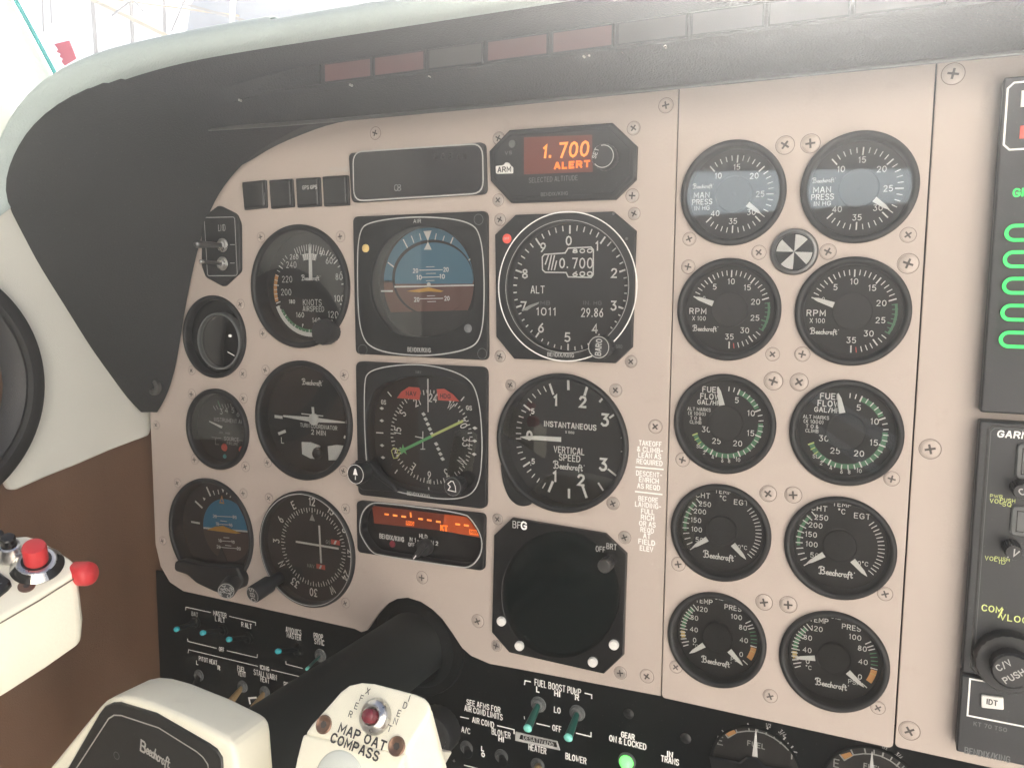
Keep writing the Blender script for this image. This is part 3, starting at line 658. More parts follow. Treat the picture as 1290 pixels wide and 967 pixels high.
s.prism([P(629, 590), P(640, 590), P(643, 635), P(633, 635)], z+0.8, z+1.4, 0, 0.1); s.ribbon([P(582, 622), P(686, 633)], 0.8, z+1.5)
s.build('airplane_symbol', 'white', t)
s = MB(); s.prism(upx([(557, 766), (600, 768), (645, 785), (640, 850), (600, 846), (560, 825)], 0, B8), ZB+0.2, ZB+1.6, 0, 0.3); s.prism(upx([(685, 786), (725, 780), (765, 785), (760, 825), (735, 855), (690, 855)], 0, B8), ZB+0.2, ZB+1.6, 0, 0.3)
s.build('inclinometer_tube', 'tube', t)
p = U(*B8(660, 816), ZB+1.5); s = MB(); s.lathe((p.x, p.y), [(4.9*math.cos(R(q_)), ZB+1.2+4*math.sin(R(q_))) for q_ in (0, 20, 40, 60, 80, 89)], 0, 30); s.build('inclinometer_ball', 'gloss_black', t)
# course deviation dial
t = gauge('course_deviation_indicator', 'round compass rose dial with crossed white needles, bottom of the left pair of columns', 'gauge', CDI, RB, RB-2.6, -4.0, bh=3.0)
zc = -4.0; z = zc+0.12; c = CDI; s = MB(); s.disc(c, RB-2.6, zc, 0)
nm = ['12', '15', 'S', '21', '24', 'W', '30', '33', 'N', '3', '6', 'E']
c2 = U(394.0, 689.0, z); c2 = (c2.x, c2.y)
for k, tx in enumerate(nm):
    a = 90-30*k; rr = 35.2; s.text(tx, (c2[0]+rr*math.cos(R(a)), c2[1]+rr*math.sin(R(a))), 5.6, z, 1, ang=a-90, w=0.95, wf=0.75)
for k in range(72):
    a = 90-5*k; s.tick(c2, a, 27.8 if k % 2 else 26.6, 30.4, 0.7 if k % 2 == 0 else 0.5, z, 1)
s.poly([(c2[0]-2.6, c2[1]+20.5), (c2[0]+2.6, c2[1]+20.5), (c2[0], c2[1]+26)], z, 8)
s.t('NAV', B7, 950, 607, 20, z, 8, wz=42, w=0.3); s.t('GS', B7, 1058, 458, 20, z, 8, wz=26, w=0.3)
s.t('BENDIX/KING', B7, 920, 838, 13, z, 8, wz=118, w=0.3, ang=0)
s.build('dial', DM+['offwhite'], t)
s = MB(); s.ribbon(circ(c, RB-1.9, 72)+[circ(c, RB-1.9, 72)[0]], 0.5, 3.12); s.build('bezel_line', 'offwhite', t)
for nm_, a_, b_ in (('course_needle', (1002, 355), (1014, 590)), ('glideslope_needle', (860, 454), (1128, 498))):
    s = MB(); A, B_ = U(*B7(*a_), z+1), U(*B7(*b_), z+1); d = (B_-A).normalized(); n = Vector((-d.y, d.x, 0)); zz = 0.8 if nm_[0] == 'c' else 1.5
    s.prism([A-n*0.75, B_-n*0.75, B_+n*0.75, A+n*0.75], z+zz, z+zz+0.4, 0, 0.1); s.build(nm_, 'white', t)
for (x, y) in ((1012, 613), (1104, 460)):
    s = MB(); p = U(*B7(x, y), z+0.3); s.prism([(p.x-4, p.y-1.8), (p.x+4, p.y-1.8), (p.x+4, p.y+1.8), (p.x-4, p.y+1.8)], z+0.1, z+0.5, 0, 0.1)
    s.poly([(p.x-1.6, p.y-1.5), (p.x+0.1, p.y-1.5), (p.x+1.6, p.y+1.5), (p.x-0.1, p.y+1.5)], z+0.6, 1); s.build('warning_flag', ['red', 'white'], t)
# knob of the course dial
def angled_knob(t, base, face, r, name, z0, z1, text=None, tang=0, mi='knob', th=2.6, tw=0.45):
    b = U(*base, z0); f_ = U(*face, z1); d = (f_-b).normalized()
    s = MB(); L = (f_-b).length
    s.tube([b-d*2, b+d*L*0.35, b+d*L*0.36, f_-d*0.8, f_], [r*0.72, r*0.72, r, r, r*0.92], 0, 32); s.build(name, mi, t)
    k = bpy.data.objects[-1] if False else None
    u = Vector((0, 1, 0)).cross(d).normalized(); v = d.cross(u)
    T = Matrix(((u.x, v.x, d.x, f_.x), (u.y, v.y, d.y, f_.y), (u.z, v.z, d.z, f_.z), (0, 0, 0, 1)))
    s = MB(T); s.ribbon(circ((0, 0), r*0.86, 32)+[circ((0, 0), r*0.86, 32)[0]], r*0.06, 0.15)
    if text:
        for i, (tx, ty) in enumerate(text): s.text(tx, (-ty*math.sin(R(tang)) if tang else 0, ty*math.cos(R(tang)) if tang else ty), th, 0.15, 0, ang=tang, w=tw)
    s.build(name+'_print', 'offwhite', t)
angled_knob(t, (350, 728), (318, 749), 6.6, 'course_knob', 0, 26, [('OBS', 0)], 90, th=4.2, tw=0.6)
# vertical speed
t = gauge('vertical_speed_indicator', 'large round dial reading INSTANTANEOUS VERTICAL SPEED with a white pointer on 0', 'gauge', VSI, RB, RB-3.6, ZB)
s = MB(); c = VSI; z = ZB+0.12; s.disc(c, RB-3.8, ZB, 0)
c3 = U(*B5(374, 376), z); c3 = (c3.x, c3.y)
for tx, x, y, hz in (('1', 322, 178, 48), ('2', 460, 186, 50), ('3', 572, 277, 56), ('3', 563, 503, 56), ('2', 451, 582, 50), ('1', 318, 563, 48), ('5', 206, 233, 24), ('5', 208, 487, 24), ('0', 189, 356, 40)):
    s.t(tx, B5, x, y, hz, z, 1, w=1.25 if hz > 30 else 0.6)
for x in (194, 196): s.t('.', B5, x, 240 if x == 194 else 494, 24, z, 1, w=0.6)
for a_, b_, w_ in (((293, 97), (309, 145), 1.5), ((386, 80), (387, 121), 1.7), ((483, 105), (470, 150), 1.7), ((563, 164), (547, 184), 1.4), ((625, 246), (598, 265), 1.3), ((590, 528), (630, 560), 1.3), ((540, 598), (562, 632), 1.3), ((460, 616), (478, 668), 1.7), ((390, 630), (390, 670), 1.7), ((307, 592), (288, 638), 1.7), ((162, 202), (192, 226), 1.2), ((190, 492), (160, 512), 1.2)):
    quadpx(s, B5, a_, b_, w_, z, 1)
for ang_ in (192, 198, 204, 210, 216): pass
for (a_, b_) in (((262, 108), (274, 132)), ((232, 124), (246, 146)), ((205, 146), (220, 164)), ((183, 170), (200, 188)), ((150, 228), (170, 238)), ((136, 258), (158, 265)), ((128, 287), (150, 292)), ((124, 316), (146, 318)), ((122, 345), (146, 346)), ((122, 372), (146, 372)), ((126, 416), (148, 413)), ((132, 446), (154, 440)), ((146, 478), (168, 469)), ((178, 542), (197, 528)), ((202, 568), (216, 552)), ((228, 592), (240, 574)), ((256, 622), (270, 598))):
    quadpx(s, B5, a_, b_, 0.7, z, 1)
for y in (368, 437): quadpx(s, B5, (655, y), (664, y), 0.6, z, 1)
s.t('INSTANTANEOUS', B5, 394, 306, 25, z, 1, wz=262, w=0.62); s.t('X 1000', B5, 394, 340, 12, z, 1, wz=44, w=0.3)
s.t('VERTICAL', B5, 390, 432, 30, z, 1, wz=152, w=0.62); s.t('SPEED', B5, 393, 470, 30, z, 1, wz=104, w=0.62)
p = U(*B5(390, 512), z); logo(s, (p.x, p.y), 21, z, 1)
s.build('dial', DM, t)
s = MB(); P = lambda x, y: U(*B5(x, y), z+1.4); s.prism([P(350, 364), P(350, 388), P(240, 380), P(175, 376), P(140, 362), P(175, 358), P(240, 358)], z+1.2, z+1.7, 0, 0.1); s.build('pointer', 'white', t)
p = U(*B5(110, 640), 0); s = MB(); s.prism(rounded(upx([(44, 500), (56, 600), (86, 672), (122, 706), (160, 716), (212, 702), (165, 664), (100, 596), (60, 515)], 1, B5), 5), -0.5, 2.0, 0, 0.5); s.build('adjuster_tab', 'black', t)

# clock
t = gauge('clock', 'blank black round dial with a thin inner ring, upper left beside the airspeed dial', 'gauge', CLK, RS, RS-3, -4, bh=3.0, glass=False)
s = MB(); c = CLK; s.disc(c, RS-2, -4, 0); s.build('dial', 'gloss_black', t)
p = U(*B8(170, 270), 3); c = (p.x, p.y); s = MB(); s.lathe(c, [(22, -4), (22, 2.0), (21.4, 2.6), (20.6, 2.6), (20.2, 1.6), (20.2, -2)], 0, 64, cap=False); s.build('inner_ring', 'grey', t)
s = MB(); s.disc(c, 20.4, -1.5, 0); s.build('inner_dial', 'smoke', t)
s = MB(); s.disc(c, 20.4, 1.0, 0); s.build('cover_glass', 'glass', t)
p = U(*B8(233, 243), 1); s = MB(); s.lathe((p.x, p.y), [(1.2, 1), (1.0, 2.2), (0.01, 2.6)], 0, 16); quadpx(s, B8, (220, 322), (252, 340), 0.7, 1.2, 0); s.build('dial_marker', 'white', t)  # white dot modelled as the highlight on the dial, plus a short stroke
# suction gauge
t = gauge('suction_gauge', 'small round gauge reading INSTRUMENT AIR with two red dots, below the blank clock', 'gauge', SUC, RS, RS-4, -5)
s = MB(); c = SUC; z = -4.88; s.disc(c, RS-3.4, -5, 0)
for tx, x, y in (('3', 188, 612), ('4', 214, 605), ('5', 245, 606), ('6', 270, 624)): s.t(tx, B8, x, y, 24, z, 8, w=0.5)
for k in range(7): quadpx(s, B8, (150+k*14, 586-k*4+(k*k)*0.35), (160+k*13, 604-k*4+(k*k)*0.35), 0.5, z, 8)
quadpx(s, B8, (172, 562), (184, 590), 0.9, z+0.03, 2)
s.t('INSTRUMENT AIR', B8, 226, 656, 17, z, 8, wz=145, w=0.35); s.t('IN. HG', B8, 205, 716, 10, z, 8, wz=50, w=0.22); s.t('SOURCE', B8, 238, 746, 17, z, 8, wz=70, w=0.35); s.t('FAILURE', B8, 243, 768, 13, z, 8, wz=52, w=0.28)
s.ln(B8, [(142, 736), (188, 742)], 0.3, z, 8); s.ln(B8, [(160, 742), (160, 772), (178, 772)], 0.3, z, 8); s.ln(B8, [(275, 752), (295, 754)], 0.3, z, 8)
s.build('dial', DM+['offwhite'], t)
s = MB(); P = lambda x, y: U(*B8(x, y), z+1.2); s.prism([P(194, 684), P(190, 694), P(130, 662), P(130, 656)], z+1, z+1.5, 0, 0.1); s.build('pointer', 'white', t)
for x, y, w_ in ((204, 786, 2.4), (287, 797, 2.0)):
    p = U(*B8(x, y), z); s = MB(); s.lathe((p.x, p.y), [(w_*1.3, z), (w_, z+1), (0.01, z+1.4)], 0, 18); s.build('warning_dot', 'red', t)
p = U(*B8(206, 830), z); s = MB(); s.lathe((p.x, p.y), [(1.8, z), (1.4, z+0.8), (0.01, z+1)], 0, 18); s.build('teal_dot', 'tealseal', t)
# standby attitude
t = gauge('standby_attitude_indicator', 'round artificial horizon with vivid blue sky and orange airplane, bottom left dial', 'gauge', ATT, RB, RB-3.5, -9, bh=3.2)
s = MB(); c = ATT; z = -8.88; s.disc(c, RB-3, -9, 0)
for a_, b_, w_ in (((300, 118), (322, 168), 1.7), ((340, 140), (348, 162), 1.0), ((370, 133), (375, 158), 1.0), ((428, 138), (424, 160), 1.0), ((455, 160), (446, 178), 1.0), ((230, 205), (270, 243), 1.7), ((205, 332), (254, 341), 1.7)): quadpx(s, B7, a_, b_, w_, z+0.5, 1)
s.pl(B7, [(275, 178), (293, 186), (283, 202)], z+0.5, 1); s.pl(B7, [(392, 124), (410, 130), (401, 152)], z+0.5, 1)
s.build('dial', DM, t)
sc = U(*B7(425, 385), -6); hc = (sc.x, sc.y); rr = 25.5
s = MB(); zz = -6.0
def chord(cx, cy, r_, ang, off, side, n=40):   # part of a disc on one side of a line at angle ang, offset off from centre
    a0 = math.degrees(math.acos(max(-1, min(1, off/r_))))
    n0 = ang+90
    if side > 0: return [(cx+r_*math.cos(R(n0-a0+2*a0*i/n)), cy+r_*math.sin(R(n0-a0+2*a0*i/n))) for i in range(n+1)]
    return [(cx+r_*math.cos(R(n0+a0+(360-2*a0)*i/n)), cy+r_*math.sin(R(n0+a0+(360-2*a0)*i/n))) for i in range(n+1)]
s.poly(chord(*hc, rr, 4, 1.0, 1), zz, 0); s.poly(chord(*hc, rr, 4, 0.0, -1), zz, 1)
s.poly([(hc[0]-rr*0.99, hc[1]-2.0), (hc[0]+rr*0.99, hc[1]+1.5), (hc[0]+rr*0.98, hc[1]+2.9), (hc[0]-rr*0.99, hc[1]-0.5)], zz+0.1, 2)
for (x0, y0, x1, y1) in ((345, 296, 480, 302), (385, 325, 425, 330), (365, 345, 455, 352), (405, 430, 440, 432), (380, 450, 470, 456), (415, 478, 452, 482), (375, 490, 505, 500)): quadpx(s, B7, (x0, y0), (x1, y1), 0.55, zz+0.14, 2)
for tx, x, y in (('20', 350, 297), ('20', 474, 303), ('10', 366, 344), ('10', 450, 353), ('10', 382, 449), ('10', 464, 458), ('20', 374, 488), ('20', 500, 499)): s.t(tx, B7, x, y, 18, zz+0.2, 2, w=0.4)
s.pl(B7, [(378, 216), (410, 220), (394, 165)], zz+0.3, 3); s.pl(B7, [(386, 208), (402, 211), (394, 182)], zz+0.36, 0)
s.build('horizon_disc', ['skyblue', 'earth2', 'white', 'orange'], t)
s = MB(); P = lambda x, y: U(*B7(x, y), -4); s.prism([P(300, 382), P(350, 362), P(400, 357), P(510, 404), P(480, 406), P(400, 395)], -4.4, -3.9, 0, 0.1); s.build('airplane_symbol', 'amber', t)
s = MB(); P = lambda x, y: U(*B7(x, y), -4); s.prism([P(388, 492), P(352, 588), P(435, 600)], -4.6, -4.1, 0, 0.1); s.build('symbol_post', 'dial_grey', t)
s = MB(); P = lambda x, y: U(*B7(x, y), 2.0); s.prism(rounded([P(130, 570), P(175, 558), P(300, 590), P(520, 600), P(560, 680), P(548, 735), P(470, 760), P(390, 760), P(262, 700), P(210, 650), P(130, 625)], 3), 1.0, 8.0, 0, 1.2); s.build('lower_housing', 'black', t)
angled_knob(t, (297, 728), (285, 744), 6.8, 'cage_knob', 4, 24, [('PULL', 3.2), ('TO', 0), ('CAGE', -3.2)], 70, th=2.5, tw=0.4)
def ell(cv, cx, cy, rx, ry, z, a0=0, a1=360, n=48):
    return [(lambda v: (v.x, v.y))(U(*cv(cx+rx*math.cos(R(a0+(a1-a0)*i/n)), cy-ry*math.sin(R(a0+(a1-a0)*i/n))), z)) for i in range(n if a1-a0 == 360 else n+1)]
def smooth(pts, n=3):        # Chaikin corner cutting on a closed outline
    for _ in range(n):
        q = []
        for i in range(len(pts)):
            a, b = Vector(pts[i][:2]), Vector(pts[(i+1) % len(pts)][:2]); q += [tuple(a*.75+b*.25), tuple(a*.25+b*.75)]
        pts = q
    return pts
def cen(poly): return (sum(p[0] for p in poly)/len(poly), sum(p[1] for p in poly)/len(poly), 0)
FZ = 3.0
# ------------------------------------------------------------------ altimeter
t = thing('altimeter', 'large square bezel altimeter with a white ring, digit drum window and ALT marking', 'gauge', cen(ALTB))
ac = U(*B3(318, 660), FZ); ac = (ac.x, ac.y)
hole = circ(ac, 39.5)
plate('bezel', ccw(ALTB), [hole], -7.5, FZ, 0.5, 'black', t)
s = MB(); s.ribbon(circ(ac, 45.6, 90)[-14:]+circ(ac, 45.6, 90)[:62+14], 0.75, FZ+0.06); s.ribbon(circ(ac, 40.6, 72)+[circ(ac, 40.6, 72)[0]], 0.3, FZ+0.05, 1)
s.t('BENDIX/KING', B3, 300, 926, 15, FZ+0.06, 1, wz=102, w=0.35); s.t('BARO', B3, 530, 893, 14, FZ+0.06, 2, wz=24, w=0.3)
s.build('bezel_print', ['white', 'offwhite', 'dim'], t)
zd = -6.0; z = zd+0.12
s = MB(); s.disc(ac, 40.5, zd, 0, 72)
ad = U(*B3(333, 668), z); ad = (ad.x, ad.y)
for k in range(50):
    a = 90-7.2*k; big = k % 5 == 0
    if k == 19: continue
    s.tick(ad, a, 34.2 if big else 36.0, 39.4, 1.15 if big else 0.8, z, 1)
for tx, x, y in (('0', 332, 478), ('1', 443, 499), ('2', 510, 605), ('3', 508, 733), ('4', 435, 823), ('5', 327, 857), ('6', 223, 820), ('7', 154, 735), ('8', 160, 608), ('9', 231, 504)):
    s.t(tx, B3, x, y, 33, z, 1, wz=19 if tx != '1' else 8, w=0.8)
s.t('ALT', B3, 210, 670, 27, z, 1, wz=52, w=0.6)
wn = [(236, 532), (318, 526), (330, 507), (420, 503), (429, 514), (428, 612), (420, 622), (330, 620), (322, 603), (240, 602), (229, 592), (228, 542)]
s.ln(B3, wn+[wn[0]], 0.85, z, 1, True)
s.t('0.', B3, 313, 566, 36, z, 1, wz=32, w=0.85); s.t('700', B3, 386, 566, 38, z, 1, wz=78, w=0.8); s.t('800', B3, 386, 518, 14, z, 1, wz=76, w=0.7); s.t('600', B3, 386, 608, 16, z, 1, wz=76, w=0.7)
for k in range(4): s.ln(B3, [(240+k*12, 592 if k else 570), (252+k*12 if k < 3 else 284, 536 if k < 3 else 558)], 0.9, z, 1)
s.t('1011', B3, 243, 756, 28, z, 1, wz=74, w=0.55); s.t('29.86', B3, 424, 760, 32, z, 1, wz=84, w=0.7)
s.t('MB', B3, 240, 722, 14, z, 2, wz=36, w=0.35); s.t('IN. HG', B3, 425, 722, 14, z, 2, wz=70, w=0.35)
s.build('dial', ['dial', 'white', 'dim'], t)
s = MB(); P = lambda x, y: U(*B3(x, y), z+1.2); s.prism([P(216, 718), P(213, 726), P(185, 740), P(168, 752), P(146, 752), P(160, 742), P(175, 732)], z+1, z+1.6, 0, 0.1); s.build('pointer', 'offwhite', t)
s = MB(); s.disc(ac, 39.7, 1.0, 0, 72); s.build('cover_glass', 'glass', t)
p = U(*B3(461, 894), 9); s = MB(); s.lathe((p.x, p.y), [(6.6, 2.5), (6.6, 8), (7.2, 8.6), (7.2, 13), (6.4, 14), (0.01, 14.2)], 0, 40, knurl=20, ka=0.3); k_ = s.build('baro_knob', 'knob', t)
s = MB(); q = U(*B3(461, 894), 14.4); q = (p.x, p.y); s.ribbon(circ(q, 6.3, 40)+[circ(q, 6.3, 40)[0]], 0.45, 14.35); s.text('BARO', q, 3.4, 14.4, 0, ang=86, w=0.6, total=9.4); s.build('baro_knob_print', 'offwhite', t)
p = U(638.9, 300.7, FZ); s = MB(); s.lathe((p.x, p.y), [(3.0, FZ), (3.0, FZ+0.6), (2.2, FZ+0.9), (0.01, FZ+0.9)], 0, 24); s.text('OFF', (p.x, p.y), 1.4, FZ+1.0, 1, w=0.25); s.build('warning_light', ['red', 'offwhite'], t)
s = MB(); s.t('?', B3, 560, 460, 20, FZ+.1, 0)
for q in ((508, 371), (560, 470)):
    p = U(*B3(*q), FZ); s.lathe((p.x, p.y), [(0.9, FZ), (0.8, FZ+0.4), (0.01, FZ+0.5)], 0, 12)
s.build('bezel_rivet', 'darkmetal', t)
# ------------------------------------------------------------------ altitude alerter
t = thing('altitude_alerter', 'eight sided black unit with lit orange digits 1.700 above the altimeter', 'display unit', cen(ALER))
s = MB(); s.prism(ccw(ALER), -2, 4.5, 0, 1.2); s.prism(inset(ccw(ALER), 3.2), 4.0, 5.2, 0, 0.5); s.build('bezel', 'black', t)
AZ = 5.3
s = MB(); s.pl(B3, [(156, 72), (424, 62), (426, 208), (156, 218)], AZ, 0); s.build('display_window', 'led_back', t)
s = MB(); s.t('1.', B3, 246, 128, 44, AZ+0.1, 0, wz=30, w=1.3, shear=0.12); s.t('700', B3, 350, 120, 54, AZ+0.1, 0, wz=112, w=1.3, shear=0.1); s.t('ALERT', B3, 345, 180, 22, AZ+0.1, 1, wz=136, w=1.0, sp=2.6)
s.build('lit_digits', ['led_bright', 'led_orange'], t)
s = MB(); s.t('SELECTED ALTITUDE', B3, 270, 236, 18, AZ+0.06, 0, wz=190, w=0.3); s.t('BENDIX/KING', B3, 275, 294, 13, AZ+0.06, 0, wz=104, w=0.3); s.t('VS', B3, 95, 133, 12, AZ+0.06, 0, wz=26, w=0.3)
s.build('bezel_print', 'dim', t)
s = MB(); s.prism(rounded([U(*B3(48, 186), AZ), U(*B3(80, 182), AZ), U(*B3(86, 172), AZ), U(*B3(98, 172), AZ), U(*B3(104, 182), AZ), U(*B3(114, 190), AZ), U(*B3(114, 214), AZ), U(*B3(50, 216), AZ)], 0.8), 4.8, 7.0, 0, 0.4); s.t('ARM', B3, 79, 198, 18, 7.1, 1, wz=50, w=0.6); s.build('arm_button', ['plastic_white', 'ink'], t)
p = U(*B3(110, 98), AZ); s = MB(); s.lathe((p.x, p.y), [(2.4, AZ-.3), (2.3, AZ+0.4), (0.01, AZ+0.6)], 0, 20); s.build('light_sensor', 'grey', t)
p = U(*B3(474, 150), 12); s = MB(); s.lathe((p.x, p.y), [(6.4, 4), (6.4, 9), (7.6, 9.6), (7.6, 14), (7, 15), (0.01, 15.2)], 0, 40, knurl=20, ka=0.3); s.build('set_knob', 'knob', t)
s = MB(); q = (p.x, p.y); s.ribbon([(q[0]+6.3*math.cos(R(a)), q[1]+6.3*math.sin(R(a))) for a in range(-140, 110, 10)], 0.5, 15.4); s.text('SET', (q[0]-4.6, q[1]+2.0), 2.2, 15.4, 0, ang=70, w=0.4); s.build('set_knob_print', 'offwhite', t)
# ------------------------------------------------------------------ blank display
t = thing('blank_display_unit', 'unlit dark rectangular display with a pale outline, above the attitude dial', 'display unit', cen(BLNK))
s = MB(); s.prism(ccw(BLNK), -2, 3.6, 0, 1.0); s.build('bezel', 'black', t)
bo = rounded(upx([(482, 72), (1026, 36), (1030, 245), (486, 278)], 3.7, B2), 8)
s = MB(); s.ribbon(bo+[bo[0]], 0.9, 3.72, 0); s.build('outline_print', 'offwhite', t)
s = MB(); s.poly(inset(ccw(bo), 1.2), 3.70, 0); s.t('888', B2, 860, 90, 26, 3.78, 1, wz=80, w=0.3); s.t('8', B2, 676, 222, 26, 3.78, 2, wz=16, w=0.5); s.t('0', B2, 664, 222, 26, 3.78, 2, wz=16, w=0.5); s.t('888', B2, 940, 92, 22, 3.78, 1, wz=40, w=0.3)
s.build('display_window', ['smoke', 'dial_grey', 'dim'], t)
# ------------------------------------------------------------------ attitude indicator
t = thing('attitude_indicator', 'large square artificial horizon with grey blue sky and a yellow airplane, left of the altimeter', 'gauge', cen(ADIB))
ap = smooth([U(*B2(x, y), 1) for x, y in ((680, 850), (868, 846), (985, 765), (1006, 620), (970, 480), (890, 402), (790, 380), (690, 395), (600, 470), (556, 600), (570, 705), (610, 780))], 2)
plate('bezel', ccw(ADIB), [ap], -9, FZ, 0.6, 'black', t)
sq = smooth([U(*B2(x, y), FZ) for x, y in ((505, 400), (560, 362), (760, 340), (975, 360), (1024, 430), (1036, 640), (1026, 850), (965, 905), (770, 932), (560, 905), (508, 820), (500, 600))], 3)
s = MB(); s.ribbon(sq+[sq[0]], 0.8, FZ+0.06, 0, True); s.t('BENDIX/KING', B2, 760, 902, 17, FZ+0.06, 1, wz=96, w=0.4); s.t('AIR', B2, 752, 362, 14, FZ+0.06, 1, wz=30, w=0.35)
for x, y in ((1010, 355), (523, 902), (1025, 918)): q = ell(B2, x, y, 19, 22, FZ, n=24); s.ribbon(q+[q[0]], 0.3, FZ+0.07, 2, True)
s.build('bezel_print', ['offwhite', 'offwhite', 'dim'], t)
s = MB(); zz = -8.9
s.poly(ell(B2, 785, 615, 240, 260, zz), zz, 4)
s.poly(ell(B2, 801, 620, 189, 232, zz, 0, 180), zz+0.1, 0); s.poly(ell(B2, 801, 620, 189, 232, zz, 178, 362), zz+0.1, 1)
s.poly(ell(B2, 820, 600, 170, 160, zz), zz+0.9, 4)
s.pl(B2, [(600, 652), (650, 652), (650, 659), (600, 659)], zz+1.0, 2)
inn = lambda a0, a1: ell(B2, 822, 604, 164, 152, zz+1.5, a0, a1)
s.poly(inn(-8, 188), zz+1.5, 0); s.poly(inn(-187, 7), zz+1.4, 1)
s.pl(B2, [(656, 634), (990, 628), (990, 634), (656, 641)], zz+1.6, 2)
for a_, b_, w_ in (((694, 440), (712, 475), 0.9), ((728, 425), (738, 452), 0.6), ((762, 415), (768, 440), 0.6), ((832, 415), (827, 440), 0.6), ((866, 425), (858, 450), 0.6), ((902, 432), (889, 465), 0.9), ((630, 536), (656, 556), 0.9), ((976, 520), (956, 536), 0.9)): quadpx(s, B2, a_, b_, w_, zz+0.4, 2)
s.pl(B2, [(778, 404), (812, 402), (797, 446)], zz+2.0, 2)
s.pl(B2, [(780, 482), (813, 482), (797, 448)], zz+2.0, 2)
for x0, x1, y in ((762, 858, 568), (772, 846, 598), (764, 860, 688)): quadpx(s, B2, (x0, y), (x1, y-2), 0.55, zz+1.7, 2)
for x0, x1, y in ((790, 824, 554), (790, 830, 582), (790, 824, 612), (794, 826, 676), (795, 830, 700)): quadpx(s, B2, (x0, y), (x1, y-1), 0.4, zz+1.7, 2)
for tx, x, y in (('20', 745, 570), ('20', 873, 565), ('10', 760, 598), ('10', 857, 594), ('20', 750, 691), ('20', 877, 686)): s.t(tx, B2, x, y, 17, zz+1.7, 2, wz=20, w=0.5)
s.poly(ell(B2, 806, 627, 8, 8, zz, n=16), zz+1.75, 2)
s.pl(B2, [(630, 745), (985, 735), (960, 800), (870, 870), (680, 870), (620, 800)], zz+2.0, 5)
s.build('horizon_disc', ['skygrey', 'earth', 'white', 'offwhite', 'dial', 'dial_grey'], t)
s = MB(); P = lambda x, y: U(*B2(x, y), -4); s.prism([P(708, 656), P(800, 640), P(862, 655), P(850, 660), P(800, 657), P(760, 661)], -4.4, -3.8, 0, 0.1); s.build('airplane_symbol', 'amber', t)
s = MB(); s.poly([(v[0], v[1]) for v in inset(ccw(ap), 0.2)], 1.6, 0); s.build('cover_glass', 'glass', t)
for nm_, q, m_ in (('test_light', (536, 476), 'yellow'), ('test_light', (966, 812), 'dim')):
    p = U(*B2(*q), FZ); s = MB(); s.lathe((p.x, p.y), [(2.8, FZ-.2), (2.8, FZ+0.5), (2.0, FZ+0.9), (0.01, FZ+1.1)], 0, 20); s.build(nm_, m_, t)
# ------------------------------------------------------------------ horizontal situation indicator
t = thing('horizontal_situation_indicator', 'square compass dial with two red flags and a yellow green course arrow', 'gauge', cen(HSIB))
ap = smooth([U(*B4(x, y), 1) for x, y in ((150, 250), (260, 160), (480, 120), (700, 130), (860, 230), (910, 420), (905, 680), (850, 860), (700, 940), (400, 900), (160, 800), (115, 520))], 3)
plate('bezel', ccw(HSIB), [ap], -8, FZ, 0.6, 'black', t)
sq = smooth([U(*B4(x, y), FZ) for x, y in ((100, 180), (125, 90), (330, 48), (560, 50), (810, 130), (880, 280), (905, 600), (880, 880), (760, 965), (480, 945), (130, 860), (105, 560))], 3)
s = MB(); s.ribbon(sq+[sq[0]], 0.75, FZ+0.06, 0, True); s.t('BENDIX/KING', B4, 467, 928, 22, FZ+0.3, 0, wz=150, w=0.4); s.t('NAV', B4, 468, 100, 16, FZ+0.06, 1, wz=36, w=0.35)
s.build('bezel_print', ['offwhite', 'dim'], t)
zz = -7.0; s = MB(); s.poly([U(*B4(x, y), zz) for x, y in ((60, 100), (950, 100), (950, 980), (60, 980))], zz, 0)
hc4 = U(*B4(550, 540), zz+0.2); hc4 = (hc4.x, hc4.y)
z = zz+0.14
for tx, x, y in (('24', 566, 275), ('W', 686, 327), ('30', 768, 446), ('33', 790, 572), ('N', 757, 700), ('3', 658, 780), ('6', 541, 797), ('E', 430, 738), ('12', 335, 640), ('15', 328, 497), ('S', 362, 376), ('21', 458, 302)):
    p = U(*B4(x, y), z); a = math.degrees(math.atan2(p.y-hc4[1], p.x-hc4[0])); s.text(tx, (p.x, p.y), 5.2, z, 1, ang=a-90, w=0.85, wf=0.72)
for k in range(72):
    a = 5*k; s.tick(hc4, a, 29.6 if k % 2 == 0 else 30.8, 33.0, 0.65, z, 1)
for (x, y) in ((220, 345), (220, 428), (222, 595), (228, 677), (850, 478), (848, 565), (845, 655)):
    p = U(*B4(x, y), z); s.poly([(p.x-2, p.y), (p.x, p.y-1.2), (p.x+2, p.y), (p.x, p.y+1.2)], z, 1)
quadpx(s, B4, (184, 509), (228, 511), 0.9, z, 1)
for a_, b_ in (((262, 235), (284, 262)), ((776, 268), (757, 292)), ((325, 762), (310, 782)), ((537, 880), (539, 900)), ((540, 830), (541, 850))): quadpx(s, B4, a_, b_, 0.9, z, 1)
s.t('GS', B4, 232, 303, 26, z, 1, wz=30, w=0.5); s.t('GS', B4, 810, 342, 26, z, 1, wz=36, w=0.5)
for k in range(10):
    if k in (5,): continue
    x = 507+(635-507)*k/9.0; y = 383+(685-383)*k/9.0; p = U(*B4(x, y), z); s.poly([(p.x-1.9, p.y+0.3), (p.x-0.2, p.y-1.5), (p.x+1.9, p.y-0.3), (p.x+0.2, p.y+1.5)], z+0.8, 1)
quadpx(s, B4, (498, 502), (498, 622), 0.7, z+1.0, 1); quadpx(s, B4, (447, 535), (494, 545), 0.7, z+1.03, 1); quadpx(s, B4, (484, 620), (512, 620), 0.7, z+1.06, 1)
